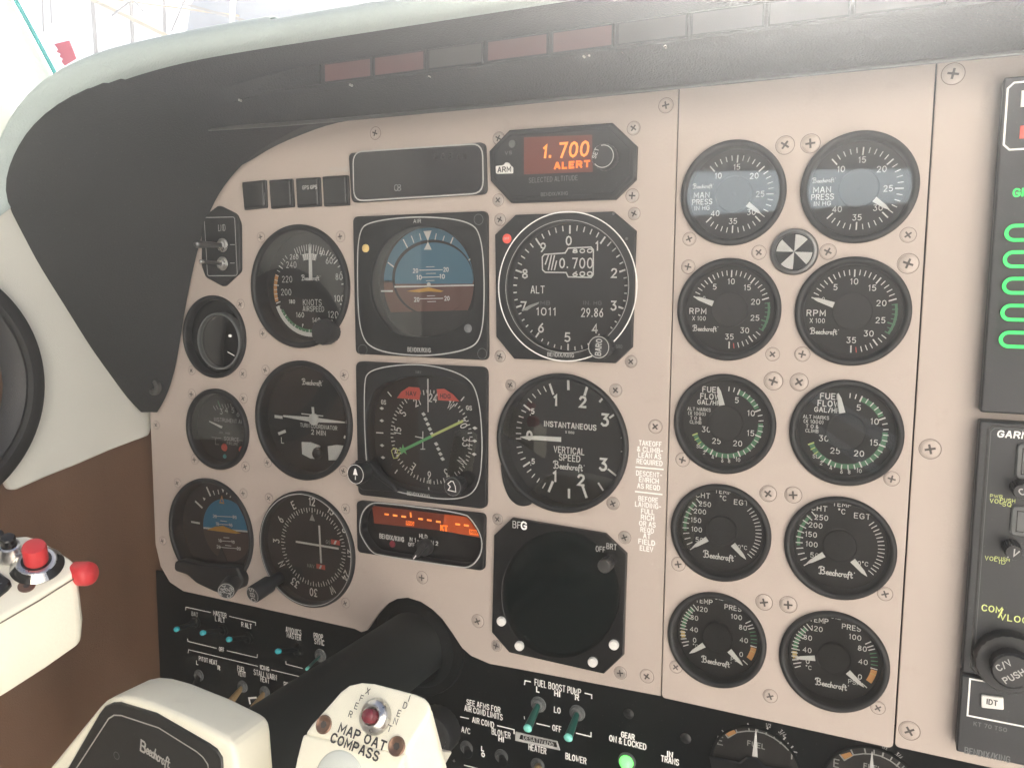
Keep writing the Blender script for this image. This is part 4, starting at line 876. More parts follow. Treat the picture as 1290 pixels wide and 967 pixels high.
bug = [(300, 612), (330, 625), (322, 650), (350, 640), (325, 680), (300, 682), (285, 632), (300, 612)]
s.ln(B4, bug, 0.7, z+1, 2, True)
s.build('compass_card', ['dial', 'white', 'lime'], t)
s = MB(); quadpx(s, B4, (350, 634), (560, 532), 2.0, z+1.6, 0); quadpx(s, B4, (560, 530), (765, 432), 1.8, z+1.7, 1)
p = U(*B4(376, 622), z); s.poly([(p.x+(4.2 if k % 2 == 0 else 1.7)*math.cos(R(25+36*k)), p.y+(4.2 if k % 2 == 0 else 1.7)*math.sin(R(25+36*k))) for k in range(10)], z+1.9, 2)
s.build('course_arrow', ['arrow_green', 'lime', 'arrow_green'], t)
for nm_, pts, tx, q in (('navigation_flag', ((322, 275), (350, 233), (400, 200), (470, 205), (481, 235), (472, 288)), 'NAV', (418, 245)), ('heading_flag', ((590, 215), (640, 213), (700, 250), (742, 298), (600, 290)), 'HDG', (650, 262))):
    s = MB(); s.prism([U(*B4(x, y), -4.5) for x, y in pts], -5.2, -4.6, 0, 0.12); s.t(tx, B4, q[0], q[1], 26, -4.5, 1, wz=66, w=0.45); s.build(nm_, ['red', 'dial'], t)
s = MB(); s.prism(upx([(527, 145), (536, 145), (536, 370), (530, 370)], -3.6, B4), -3.9, -3.4, 0, 0.08); s.build('lubber_line', 'white', t)
s = MB(); s.poly([(v[0], v[1]) for v in inset(ccw(ap), 0.2)], 1.6, 0); s.build('cover_glass', 'glass', t)
s = MB(); s.prism(rounded([U(*B4(x, y), 2) for x, y in ((60, 690), (160, 700), (250, 800), (330, 860), (350, 905), (110, 890), (60, 850))], 2), 2, 7, 0, 1.2); s.build('knob_guard', 'black', t)
p = U(448, 597, 19); s = MB(); s.lathe((p.x, p.y), [(6, 2), (6, 10), (7.6, 11), (7.6, 18), (7, 19), (0.01, 19.2)], 0, 40, knurl=20, ka=0.3); s.build('course_knob', 'knob', t)
s = MB(); q = (p.x, p.y); s.ribbon(circ(q, 6.6, 40)+[circ(q, 6.6, 40)[0]], 0.4, 19.3); s.ribbon([(q[0], q[1]-3.6), (q[0], q[1]-1.5)], 0.7, 19.35); s.poly([(q[0]-2, q[1]-0.5), (q[0]+2, q[1]-0.5), (q[0]+0.5, q[1]+4), (q[0]-0.5, q[1]+4)], 19.36); s.build('course_knob_print', 'white', t)
p = U(*B4(703, 872), 12); s = MB(); s.lathe((p.x, p.y), [(5.4, 2), (5.4, 8), (6.8, 9), (6.8, 12), (6.3, 12.8), (0.01, 13)], 0, 40, knurl=20, ka=0.3); s.build('heading_knob', 'knob', t)
s = MB(); q = (p.x, p.y); s.ribbon(circ(q, 6.1, 40)+[circ(q, 6.1, 40)[0]], 0.3, 13.1, 1); s.ribbon([(q[0]+x, q[1]+y) for x, y in ((-3.5, 1.5), (-1.5, -0.2), (-3.2, -2.6), (2.6, -3.2), (2.2, 0.5), (0.6, 3.6), (-1, 3.6), (-3.5, 1.5))], 0.55, 13.15, 0, True); s.build('heading_knob_print', ['white', 'dim'], t)
# ------------------------------------------------------------------ distance display
t = thing('distance_display_unit', 'wide display with orange dashes glowing and a small selector knob, under the compass dial', 'display unit', cen(DMEB))
wl = smooth([U(*B6(x, y), FZ) for x, y in ((90, 330), (110, 185), (190, 95), (300, 92), (1040, 185), (1110, 250), (1200, 400), (1196, 560), (1095, 680), (960, 670), (290, 570), (200, 540), (110, 400))], 2)
plate('bezel', ccw(DMEB), [inset(ccw(wl), 1.4)], -5, FZ, 0.5, 'black', t)
s = MB(); s.ribbon(wl+[wl[0]], 0.8, FZ+0.08, 0, True); s.build('outline_print', 'offwhite', t)
zz = -4.5; s = MB(); s.poly([U(*B6(x, y), zz) for x, y in ((40, 60), (1240, 160), (1240, 700), (40, 600))], zz, 0); s.build('face_plate', 'gloss_black', t)
s = MB(); s.pl(B6, [(205, 118), (860, 196), (840, 345), (225, 278)], zz+0.2, 0); s.pl(B6, [(860, 196), (1250, 240), (1250, 420), (840, 345)], zz+0.21, 1); s.build('display_window', ['led_back', 'led_backhot'], t)
s = MB(); z = zz+0.5
for a_, b_ in (((322, 195), (352, 199)), ((398, 206), (430, 210)), ((476, 216), (508, 220)), ((628, 237), (660, 241)), ((706, 248), (738, 252)), ((788, 262), (820, 266)), ((962, 285), (996, 289)), ((1040, 296), (1074, 300))): quadpx(s, B6, a_, b_, 1.3, z, 1)
quadpx(s, B6, (552, 185), (556, 218), 1.3, z, 1)
s.pl(B6, [(512, 254), (586, 264), (584, 302), (512, 292)], z, 0); s.t('RNG', B6, 549, 277, 26, z+0.1, 2, wz=58, w=0.5, ang=-1)
s.t('KT', B6, 856, 322, 46, z, 0, wz=58, w=1.0); s.pl(B6, [(1082, 330), (1165, 342), (1172, 388), (1086, 378)], z, 0); s.t('MIN', B6, 1124, 358, 26, z+0.1, 2, wz=58, w=0.5)
s.build('lit_digits', ['led_orange', 'led_bright', 'led_back'], t)
s = MB(); s.t('BENDIX/KING', B6, 382, 408, 38, zz+0.2, 0, wz=215, w=0.55, ang=0); s.t('HLD', B6, 668, 396, 34, zz+0.2, 0, wz=68, w=0.5); s.t('N 1', B6, 574, 426, 32, zz+0.2, 0, wz=50, w=0.5); s.t('N 2', B6, 770, 456, 32, zz+0.2, 0, wz=60, w=0.5); s.t('OFF', B6, 560, 470, 30, zz+0.2, 0, wz=54, w=0.5)
for q in ((622, 434), (714, 446)): s.poly(ell(B6, q[0], q[1], 7, 7, zz, n=12), zz+0.2, 0)
s.build('face_print', 'offwhite', t)
p = U(*B6(655, 508), 2); s = MB(); c = (p.x, p.y); s.lathe(c, [(5.8, zz), (5.8, 0), (5.2, 1), (0.01, 1.2)], 0, 36)
a = R(232); d = Vector((math.cos(a), math.sin(a))); n = Vector((-d.y, d.x)); s.prism([Vector(c)-d*5-n*2.2, Vector(c)+d*9.5-n*1.6, Vector(c)+d*9.5+n*1.6, Vector(c)-d*5+n*2.2], 0.5, 4, 0, 0.4)
s.ribbon([Vector(c)+d*6+n*0.2, Vector(c)+d*9.0+n*0.2], 0.8, 4.1, 1); s.build('selector_knob', ['knob', 'white'], t)
p = U(*B6(390, 465), zz); s = MB(); s.lathe((p.x, p.y), [(2.6, zz), (2.2, zz+0.8), (0.01, zz+1.2)], 0, 18); s.build('photo_cell', 'wine', t)
# ------------------------------------------------------------------ storm display
t = thing('storm_display', 'eight sided black unit with a large blank dark screen and small white buttons, marked BFG', 'display unit', cen(STORM))
scr = ell(BF, 828, 311, 220, 238, 2)
plate('bezel', ccw(STORM), [scr], -3, FZ, 0.6, 'gloss_black', t)
sp_ = ell(BF, 828, 311, 224, 242, 0.5, n=64); cx_ = cen(sp_); s = MB()
rr_ = [[(cx_[0]+(p_[0]-cx_[0])*f, cx_[1]+(p_[1]-cx_[1])*f, -1.5+3.6*math.sqrt(max(0, 1-f*f*0.9))) for p_ in sp_+[sp_[0]]] for f in (1.0, 0.9, 0.75, 0.6, 0.45, 0.3, 0.15, 0.02)]
s.loft(rr_, 0); s.face(rr_[-1][:-1], 0); s.build('screen', 'crt', t, sharp=80)
s = MB(); s.t('BF', BF, 661, 50, 24, FZ+0.08, 0, wz=28, w=0.5); s.t('G', BF, 688, 53, 26, FZ+0.08, 1, wz=18, w=0.9); s.build('maker_print', ['offwhite', 'white'], t); s = MB(); s.t('OFF', BF, 977, 142, 20, FZ+0.08, 0, wz=34, w=0.4); s.t('BRT', BF, 1019, 132, 20, FZ+0.08, 0, wz=36, w=0.4); s.build('knob_print', 'offwhite', t)
p = U(*BF(995, 203), 8); s = MB(); s.lathe((p.x, p.y), [(4.4, 2.5), (4.4, 10), (4.0, 10.8), (0.01, 11)], 0, 30, knurl=15, ka=0.25); s.build('brightness_knob', 'darkmetal', t)
for q in ((600, 416), (668, 509), (945, 570), (1025, 505)):
    p = U(*BF(*q), 5); s = MB(); s.lathe((p.x, p.y), [(3.2, 2.6), (3.2, 4.4), (2.7, 5.2), (0.01, 5.4)], 0, 24); s.build('push_button', 'plastic_white', t)
# ------------------------------------------------------------------ annunciator push buttons
for k, (pts, tx, lb) in enumerate((([(307, 230), (336.5, 227), (338, 262), (310, 265)], '', 'black square push button, far left of the row of four, with a worn scratch'), ([(341, 227.5), (370, 225.5), (372, 261), (343.5, 263.5)], '', 'plain black square push button, second from the left in the row of four'), ([(374.5, 225.5), (404.5, 223.5), (406, 260), (376.5, 262)], 'GPS', 'black square push button with small white lettering, third in the row of four'), ([(408, 223), (440, 221), (441.5, 259), (410, 260.5)], '', 'black square push button under the TO/HD lettering, beside the unlit display'))):
    pts = upx(pts); t = thing('push_button', lb, 'button', cen(pts), 'square push buttons in a row')
    s = MB(); s.prism(rounded(ccw(pts), 1.0), -0.5, 2.0, 0, 0.4); s.build('frame', 'black', t)
    s = MB(); s.prism(rounded(inset(ccw(pts), 1.2), 0.8), 1.5, 3.6, 0, 0.6)
    if tx: s.t('GPS GPS', I1, 390, 236, 4.5, 3.75, 1, wz=18, w=0.4)
    if k == 0: s.ln(I1, [(333, 243), (333, 258)], 0.4, 3.7, 2)
    s.build('cap', ['gloss_black', 'offwhite', 'dim'], t)
# ------------------------------------------------------------------ toggle plate top left
t = thing('toggle_switch_plate', 'six sided black plate with two metal toggle switches, left of the airspeed dial', 'switch plate', cen(SWPL))
s = MB(); s.prism(ccw(SWPL), -0.5, 3, 0, 0.7); s.build('plate', 'black', t)
rr_ = rounded(upx([(160, 200), (385, 196), (405, 628), (185, 630)], 3, B1), 2)
s = MB(); s.ribbon(rr_+[rr_[0]], 0.5, 3.08, 0, True); s.t('LND', B1, 290, 275, 44, 3.1, 0, wz=50, w=0.5)
for y in (400, 536): s.ln(B1, [(352, y), (384, y)], 0.5, 3.1, 0)
s.build('plate_print', 'offwhite', t)
def toggle(par, base, tip, z0, L, r0, r1, m_l, m_t=None, nut='steel', nr=5.2, tipf=0.78):
    b = U(*base, z0); e = U(*tip, z0+L)
    s = MB(); s.lathe((b.x, b.y), [(nr, z0-0.2), (nr, z0+0.8), (nr*0.92, z0+1.1), (nr*0.78, z0+1.2), (nr*0.72, z0+2.4), (nr*0.5, z0+3.0), (nr*0.45, z0+1.8), (0.01, z0+1.6)], 0, 28); s.build('nut', nut, par)
    d = (e-b)
    s = MB(); pts = [b+d*k_ for k_ in (0.04, 0.3, tipf)]; rs = [r0*0.8, r0, r1]
    if m_t is None:
        pts += [b+d*0.93, b+d*0.985, b+d*1.0]; rs += [r1*1.06, r1*0.75, r1*0.25]
    s.tube(pts, rs, 0, 16); l_ = s.build('lever', m_l, par, sharp=60)
    if m_t is not None:
        s = MB(); s.tube([b+d*tipf, b+d*(tipf+0.05), b+d*0.95, b+d*0.985, b+d*1.0], [r1*0.9, r1*1.05, r1*1.05, r1*0.8, r1*0.3], 0, 16); s.build('lever_tip', m_t, par, sharp=60)
toggle(t, B1(296, 404), B1(92, 396), 3, 26, 2.0, 2.6, 'darkmetal')
toggle(t, B1(296, 540), B1(128, 524), 3, 22, 1.3, 1.5, 'darkmetal', 'steel', tipf=0.86)

# ================================================================== lower black subpanel
SZ = -7.0
t = thing('switch_subpanel', 'black lower panel with white switch lettering under the beige sheets', 'instrument panel', (-300, -330, SZ))
plate('panel_sheet', ccw([(-560, -236), (-560, -520), (235, -520), (235, -236)]+[(-297+38*math.cos(R(a)), -237+52*math.sin(R(a))) for a in range(0, -181, -15)]), [], SZ-2, SZ, 0.4, 'sub', t)
C1 = Z(200, 740, 5.372); C2 = Z(560, 840, 7.167); C3 = Z(720, 860, 7.167); C4 = Z(880, 880, 4.778)
s = MB(); z = SZ+0.1; W_ = 0.55
def ln_(cv, pts, w=0.5): s.ribbon([U(*cv(*p), z) for p in pts], w, z)
ln_(C1, [(182, 150), (184, 130), (350, 166)]); ln_(C1, [(478, 192), (655, 234), (655, 255)]); ln_(C1, [(195, 345), (198, 362), (390, 408)]); ln_(C1, [(462, 425), (665, 472), (667, 450)])
s.t('MASTER', C1, 413, 178, 30, z, 0, wz=84, w=W_); s.t('BAT', C1, 244, 178, 26, z, 1, wz=40, w=W_); s.t('L ALT', C1, 414, 214, 30, z, 0, wz=62, w=W_); s.t('R ALT', C1, 594, 254, 30, z, 0, wz=66, w=W_); s.t('OFF', C1, 425, 416, 26, z, 0, wz=32, w=W_)
ln_(C1, [(198, 440), (202, 418), (670, 530)]); ln_(C1, [(762, 554), (1046, 622)]); s.t('ICING', C1, 716, 542, 26, z, 0, wz=58, w=W_)
s.t('PITOT HEAT', C1, 333, 492, 28, z, 0, wz=118, w=W_); s.t('L', C1, 260, 506, 24, z, 0, w=W_); s.t('R', C1, 407, 541, 26, z, 0, w=W_)
s.t('FUEL', C1, 558, 548, 30, z, 0, wz=48, w=W_); s.t('VENT', C1, 562, 582, 30, z, 0, wz=50, w=W_); s.t('STALL WARN', C1, 720, 588, 34, z, 0, wz=148, w=W_); s.t('HEAT', C1, 718, 622, 34, z, 0, wz=56, w=W_); s.t('PROP', C1, 880, 660, 32, z, 0, wz=62, w=W_)
s.t('AVIONICS', C1, 912, 292, 34, z, 0, wz=100, w=W_); s.t('MASTER', C1, 914, 328, 34, z, 0, wz=92, w=W_); s.t('PROP', C1, 1080, 328, 34, z, 0, wz=58, w=W_); s.t('SYNC', C1, 1086, 366, 34, z, 0, wz=62, w=W_)
ln_(C1, [(860, 498), (862, 516), (972, 544)]); ln_(C1, [(1048, 562), (1116, 578)])
ln_(C1, [(618, 782), (610, 746), (660, 742)], 1.6); ln_(C1, [(735, 768), (820, 780)], 0.9); ln_(C1, [(708, 808), (770, 818)], 0.6); ln_(C1, [(688, 826), (732, 836)], 0.6)
s.t('FUEL BOOST PUMP', C2, 1020, 180, 56, z, 0, wz=404, w=0.7); s.t('L', C2, 843, 200, 44, z, 0, w=0.7); s.t('HI', C2, 1018, 238, 44, z, 0, w=0.7); s.t('R', C2, 1196, 272, 44, z, 0, w=0.7); s.t('LO', C2, 1018, 386, 48, z, 0, wz=52, w=0.7); s.t('OFF', C2, 1014, 552, 50, z, 0, wz=74, w=0.7)
ln_(C2, [(722, 156), (728, 120), (776, 130)], 0.8); ln_(C3, [(122, 90), (182, 104), (182, 138)], 0.8); ln_(C3, [(44, 450), (176, 482), (176, 444)], 0.8)
ln_(C2, [(834, 507), (948, 533)], 0.8); ln_(C2, [(720, 444), (722, 466)], 0.6)
s.t('SEE AFMS FOR', C2, 350, 348, 46, z, 0, wz=292, w=0.6); s.t('AIR COND LIMITS', C2, 350, 408, 48, z, 0, wz=330, w=0.65); s.t('AIR COND', C2, 348, 496, 48, z, 0, wz=186, w=0.65)
ln_(C2, [(143, 446), (216, 462)], 0.7); ln_(C2, [(478, 526), (628, 562), (628, 598)], 0.8)
s.t('A/C', C2, 192, 568, 46, z, 0, wz=72, w=0.65); s.t('BLOWER', C2, 510, 596, 52, z, 0, wz=160, w=0.75); s.t('HI', C2, 512, 648, 40, z, 0, w=0.7); s.t('L', C2, 344, 734, 38, z, 0, w=0.7); s.t('O', C2, 348, 788, 34, z, 0, w=0.7)
s.t('HEATER', C2, 838, 736, 52, z, 0, wz=150, w=0.75); s.t('BLOWER', C2, 1186, 822, 52, z, 0, wz=176, w=0.8); ln_(C2, [(178, 882), (300, 912)], 0.8)
s.t('GEAR', C3, 508, 474, 46, z, 0, wz=112, w=0.8); s.t('ON & LOCKED', C3, 506, 534, 50, z, 0, wz=320, w=0.8); s.t('IN', C3, 888, 642, 46, z, 0, wz=44, w=0.8); s.t('TRANS', C3, 888, 696, 50, z, 0, wz=152, w=0.8)
s.build('switch_lettering', ['white', 'offwhite'], t)
for q, r_ in ((C3(520, 268), 3.6), (C3(1034, 490), 3.6), ((573, 957), 1.4)):
    p = U(*q, SZ); s = MB(); s.lathe((p.x, p.y), [(r_, SZ), (r_*0.95, SZ+1.2), (r_*0.6, SZ+1.8), (0.01, SZ+2.0)], 0, 24); s.build('panel_plug', 'gloss_black', t)
tg = [((247, 783), (220, 793), 'up', 'toggle switch with a teal tip at the far left of the switch row, under BAT', 'teal'), ((281, 793), (253, 797), 'up', 'toggle switch with a teal tip under L ALT', 'teal'), ((313, 803), (286, 805), 'up', 'toggle switch with a teal tip under R ALT', 'teal'), ((375, 818), (348, 820), 'up', 'toggle switch with a teal tip under AVIONICS MASTER', 'teal'), ((404, 825), (385.5, 843), 'dn', 'thin toggle switch pointing down left under PROP SYNC', 'mint')]
for b_, e_, _, lb, tm in tg:
    p = U(*b_, SZ); t = thing('toggle_switch', lb, 'switch', (p.x, p.y, SZ), 'toggle switches on the lower panel'); r_ = 1.0 if tm == 'mint' else 1.75
    toggle(t, b_, e_, SZ, 24, r_, r_*1.15, 'sub' if tm == 'teal' else 'tealgreen', tm, nut='sub' if tm == 'teal' else 'grey', nr=5.2, tipf=0.84)
for b_, e_, lb in ((C2(850, 332), C2(742, 570), 'green toggle switch hanging under the letter L of FUEL BOOST PUMP'), (C2(1200, 410), C2(1110, 655), 'green toggle switch hanging under the letter R of FUEL BOOST PUMP')):
    p = U(*b_, SZ); t = thing('toggle_switch', lb, 'switch', (p.x, p.y, SZ), 'toggle switches on the lower panel'); toggle(t, b_, e_, SZ, 20, 2.3, 2.8, 'tealgreen', 'mint', nut='grey', nr=5.4, tipf=0.86)
for b_, e_, lb, m_ in ((C2(200, 722), C2(215, 790), 'short toggle switch under A/C', 'sub'), (C2(515, 800), C2(530, 868), 'short toggle switch under BLOWER and HI', 'sub'), (C2(842, 880), C2(845, 930), 'short toggle switch under HEATER, cut by the photo edge', 'tan'), ((251, 850), (244, 868), 'toggle switch under PITOT HEAT, half hidden by the yoke hub', 'sub'), ((306, 864), (290, 884), 'tan toggle switch under FUEL VENT', 'tan'), ((334, 871), (318, 893), 'tan toggle switch under STALL WARN HEAT', 'tan')):
    p = U(*b_, SZ); t = thing('toggle_switch', lb, 'switch', (p.x, p.y, SZ), 'toggle switches on the lower panel'); toggle(t, b_, e_, SZ, 14, 2.2, 2.8, m_, None, nut='grey', nr=5.0)
# label plate DESATIVADO
fr = [(650, 582), (668, 574), (680, 592), (672, 640), (1030, 742), (1045, 738), (1020, 660), (790, 608)]
pc = U(*C2(840, 665), SZ+1)
t = thing('label_plate', 'small worn metal framed plate reading DESATIVADO above HEATER', 'label', (pc.x, pc.y, SZ))
s = MB(); o4 = [U(*C2(x, y), SZ) for x, y in ((645, 578), (1020, 664), (1045, 745), (642, 656))]; s.prism(o4, SZ+0.05, SZ+0.9, 0, 0.2)
i4 = [U(*C2(x, y), SZ+0.9) for x, y in ((688, 606), (1008, 676), (1018, 722), (676, 646))]; s.poly([(v.x, v.y) for v in i4], SZ+0.98, 1); s.t('DESATIVADO', C2, 845, 664, 34, SZ+1.05, 0, wz=262, w=0.4, ang=0)
s.build('plate', ['offwhite', 'gloss_black'], t)
# gear light
p = U(*C3(503, 700), SZ); t = thing('gear_light', 'glowing green round light under GEAR ON & LOCKED', 'indicator light', (p.x, p.y, SZ))
s = MB(); s.lathe((p.x, p.y), [(5.8, SZ), (5.8, SZ+1.5), (5.0, SZ+2.2), (4.6, SZ+1.8)], 0, 32, cap=False); s.build('rim', 'grey', t)
s = MB(); s.lathe((p.x, p.y), [(4.6, SZ+0.5), (4.5, SZ+2.4), (3.6, SZ+4.2), (2.0, SZ+5.2), (0.01, SZ+5.5)], 0, 32); s.build('lens', 'gear_green', t)
# fuel gauges
for (gx, gy, lb) in ((951.5, 966, 'left fuel gauge marked E, FUEL and F at the bottom edge, needle upright'), (1098, 994.5, 'right fuel gauge, mostly cut off by the bottom edge of the photo')):
    p = U(gx, gy, SZ); c = (p.x, p.y); t = thing('fuel_gauge', lb, 'gauge', (c[0], c[1], SZ), 'fuel gauges under the engine panel')
    s = MB(); s.lathe(c, [(26.5, SZ), (26.5, SZ+1.6), (26.2, SZ+2.0), (25.4, SZ+2.0), (25.0, SZ+1.4), (24.8, SZ+0.1)], 0, 56, cap=False); s.build('bezel', 'sub', t)
    s = MB(); z = SZ+0.3; s.disc(c, 25.2, z-0.15, 0)
    off = (gx-951.5, gy-966); cv = lambda x, y: (lambda q: (q[0]+off[0], q[1]+off[1]))(C4(x, y))
    s.ln(cv, [(178, 232), (232, 200), (290, 192), (345, 194), (400, 207), (455, 235), (500, 268), (540, 306)], 0.7, z, 1)
    for a_, b_, w_ in (((178, 232), (142, 188), 0.8), ((232, 200), (218, 170), 0.8), ((306, 192), (296, 146), 0.8), ((356, 196), (357, 168), 0.7), ((406, 212), (416, 172), 0.9), ((452, 235), (466, 212), 0.7), ((492, 266), (522, 230), 0.9), ((518, 286), (540, 264), 0.7), ((540, 306), (568, 284), 0.8)): quadpx(s, cv, a_, b_, w_, z+0.05, 1)
    s.pl(cv, [(155, 198), (212, 182), (228, 204), (180, 226)], z+0.02, 2)
    s.t('E', cv, 130, 250, 46, z, 1, wz=28, w=0.6); s.t('F', cv, 576, 340, 46, z, 1, wz=28, w=0.6); s.t('FUEL', cv, 347, 275, 28, z, 1, wz=100, w=0.45)
    s.t('3/4', cv, 505, 205, 26, z, 1, wz=40, w=0.4, ang=-38); s.t('1/2', cv, 420, 158, 20, z, 1, wz=28, w=0.35)
    s.build('dial', ['dial_grey', 'offwhite', 'orange'], t)
    q0 = U(*cv(345, 182), z+1.5); q1 = U(*cv(338, 360), z+1.5); s = MB(); d = Vector((q0.x-q1.x, q0.y-q1.y)).normalized(); n = Vector((-d.y, d.x)); A = Vector(q1[:2]); B_ = Vector(q0[:2])
    s.prism([A-n*1.7, B_-n*0.3, B_+n*0.3, A+n*1.7], z+1, z+1.5, 0, 0.1); s.build('pointer', 'offwhite', t)
    s = MB(); P = lambda x, y: U(*cv(x, y), z+2); s.prism([P(60, 335), P(250, 372), P(290, 340), P(350, 350), P(400, 395), P(560, 420), P(560, 520), P(100, 520)], z+1.6, z+4, 0, 0.8); s.build('hub_shield', 'gloss_black', t)
    s = MB(); s.disc(c, 25.3, SZ+1.5, 0); s.build('cover_glass', 'glass', t)
# ================================================================== radio stack (right edge)
RZ = 10.0
RA = Z(1190, 80, 4.4); RG = Z(1190, 520, 4.03); RK = Z(1190, 760, 4.67)
def rbox(y0, y1, z1=RZ, x0=41.0, ch=0.8): s = MB(); s.prism(rounded([(x0, y0), (x0, y1), (200, y1), (200, y0)], 1.0, 2), 0.0, z1, 0, ch); return s
# audio selector
y1 = U(1263, 98, RZ).y; y0 = U(1240, 520, RZ).y
t = thing('audio_panel', 'tall dark radio unit with a column of glowing green oval buttons at the right edge', 'radio', (120, (y0+y1)/2, 0))
rbox(y0+0.3, y1).build('case', 'radio', t)
s = MB(); z = RZ+0.08; a = U(1270, 105, RZ); b = U(1268, 189, RZ)
s.ribbon([(120, a.y), (a.x+2.5, a.y), (a.x, a.y-2.5), (a.x, b.y+2.5), (a.x+2.5, b.y), (120, b.y)], 0.9, z, 0, False)
s.build('outline_print', 'white', t)
for nm_, px, py, w_, h_, m_ in (('white_legend', 1286, 125, 14, 7.5, 'white'), ('red_legend', 1284.5, 167, 14, 6.0, 'red')):
    p = U(px, py, RZ); s = MB(); s.prism([(p.x, p.y-h_/2), (p.x, p.y+h_/2), (p.x+w_, p.y+h_/2), (p.x+w_, p.y-h_/2)], RZ-.2, RZ+0.8, 0, 0.2); s.build(nm_, m_, t)
s = MB(); p = U(1276, 243, RZ); s.text('GR', (p.x+0.3, p.y), 3.4, RZ+0.1, 0, w=0.7, anchor='l', total=6.0); s.build('lit_legend', 'led_green', t)
for (px, py) in ((1264.5, 294), (1262.5, 327), (1261.5, 360), (1259.5, 393.5), (1257.5, 427)):
    p = U(px, py, RZ); x0_, yy = p.x, p.y; r_ = 4.3; Wd = 15.5
    st = [(x0_+r_+r_*math.cos(R(a)), yy+r_*math.sin(R(a))) for a in range(90, 271, 15)]+[(x0_+Wd-r_+r_*math.cos(R(a)), yy+r_*math.sin(R(a))) for a in range(-90, 91, 15)]
    s = MB(); s.prism(st, RZ-.5, RZ+1.6, 0, 0.5); bt = s.build('oval_button', 'ink', t)
    s = MB(); s.ribbon(inset(st, 0.9)+[inset(st, 0.9)[0]], 1.7, RZ+1.7, 0, True); s.build('lit_ring', 'led_green', bt)
# navigator
y1 = U(1240, 528, RZ).y-0.8; y0 = U(1217, 848, RZ).y
t = thing('gps_navigator', 'dark radio unit marked GARMIN with yellow green lettering and round knobs', 'radio', (120, (y0+y1)/2, 0))
rbox(y0+0.3, y1).build('case', 'radio', t)
s = MB(); a = U(*RG(222, 62), RZ); b = U(*RK(152, 405), RZ)
s.ribbon([(190, a.y), (a.x+2, a.y), (a.x, a.y-2), (a.x, b.y+3), (a.x+3, b.y), (190, b.y)], 1.0, RZ+0.05, 0, False)
s.ribbon([(190, a.y-1.2), (a.x+3, a.y-1.2), (a.x+1.3, a.y-3), (a.x+1.3, b.y+3.5), (a.x+4, b.y+1.3), (190, b.y+1.3)], 0.35, RZ+0.07, 1, False)
s.build('frame_line', ['gloss_black', 'grey'], t)
s = MB(); p = U(1257, 546, RZ); s.text('GARMIN', (p.x, p.y), 3.0, RZ+0.1, 0, w=0.62, anchor='l', total=18, shear=0.08); s.build('maker_print', 'white', t)
groups_ = {}
for tx, q, h, w_ in (('PWR', RG(262, 422), 1.5, 5.2), ('VOL', RG(262, 447), 2.0, 5.4), ('PUSH', RG(320, 443), 1.7, 6.2), ('SQ', RG(316, 463), 2.0, 3.6), ('VOL', RG(236, 738), 2.0, 5.2), ('PUSH', RG(292, 740), 1.7, 6.2), ('ID', RG(292, 756), 1.8, 2.6), ('COM', RK(278, 30), 3.0, 8.6), ('/', RK(329, 55), 4.2, 1.6), ('VLOC', RK(408, 87), 3.0, 11.8)):
    p = U(*q, RZ); k = 'upper' if q[1] < 640 else ('middle' if q[1] < 720 else 'lower'); s = groups_.setdefault(k, MB()); s.text(tx, (p.x, p.y), h, RZ+0.1, 0, w=h*0.14, total=w_)
for s in groups_.values(): s.build('control_lettering', 'lime', t)
def rknob(t, q, r, h, name='knob', txt=None, ring=None, ang=0):
    p = U(*q, RZ+h); c = (p.x, p.y); s = MB()
    if ring: s.lathe(c, [(ring, RZ-.2), (ring, RZ+h*0.4), (ring*0.94, RZ+h*0.5), (r, RZ+h*0.5)], 0, 48, knurl=24, ka=0.4, cap=False)
    s.lathe(c, [(r, RZ), (r, RZ+h-1), (r*0.9, RZ+h), (0.01, RZ+h+0.1)], 0, 40, knurl=20, ka=0.3); k = s.build(name, 'knob', t)
    if txt:
        s = MB()
        for i, (tx, dx, dy, h_, a_) in enumerate(txt): s.text(tx, (c[0]+dx, c[1]+dy), h_, RZ+h+0.2, 0, w=h_*0.16, ang=a_)
        s.build('knob_print', 'offwhite', k)
rknob(t, RG(392, 400), 3.9, 12, 'volume_knob', [('C', 0, 0, 2.8, 40)]); rknob(t, RG(352, 710), 4.0, 12, 'volume_knob', [('V', 0.6, 0, 3.2, -20), ('.', -2.4, -1, 3, 0)])
rknob(t, RK(395, 400), 9.0, 16, 'tuning_knob', [('C/V', -3.6, 2.6, 2.8, 40), ('PUSH', 1.0, -2.0, 2.8, 40)], ring=15.5)
for (x, y0_, y1_, x1) in ((368, 150, 330, 520), (340, 465, 618, 500)):
    a = U(*RG(x, y0_), RZ); b = U(*RG(x, y1_), RZ); st = rounded([(a.x, b.y), (a.x, a.y), (a.x+18, a.y), (a.x+18, b.y)], 2.5); s = MB(); s.prism(st, RZ-.2, RZ+1.8, 0, 0.6); s.ribbon(inset(ccw(st), 2.5)+[inset(ccw(st), 2.5)[0]], 0.5, RZ+1.9, 1, True); s.build('selector_key', ['grey', 'gloss_black'], t)
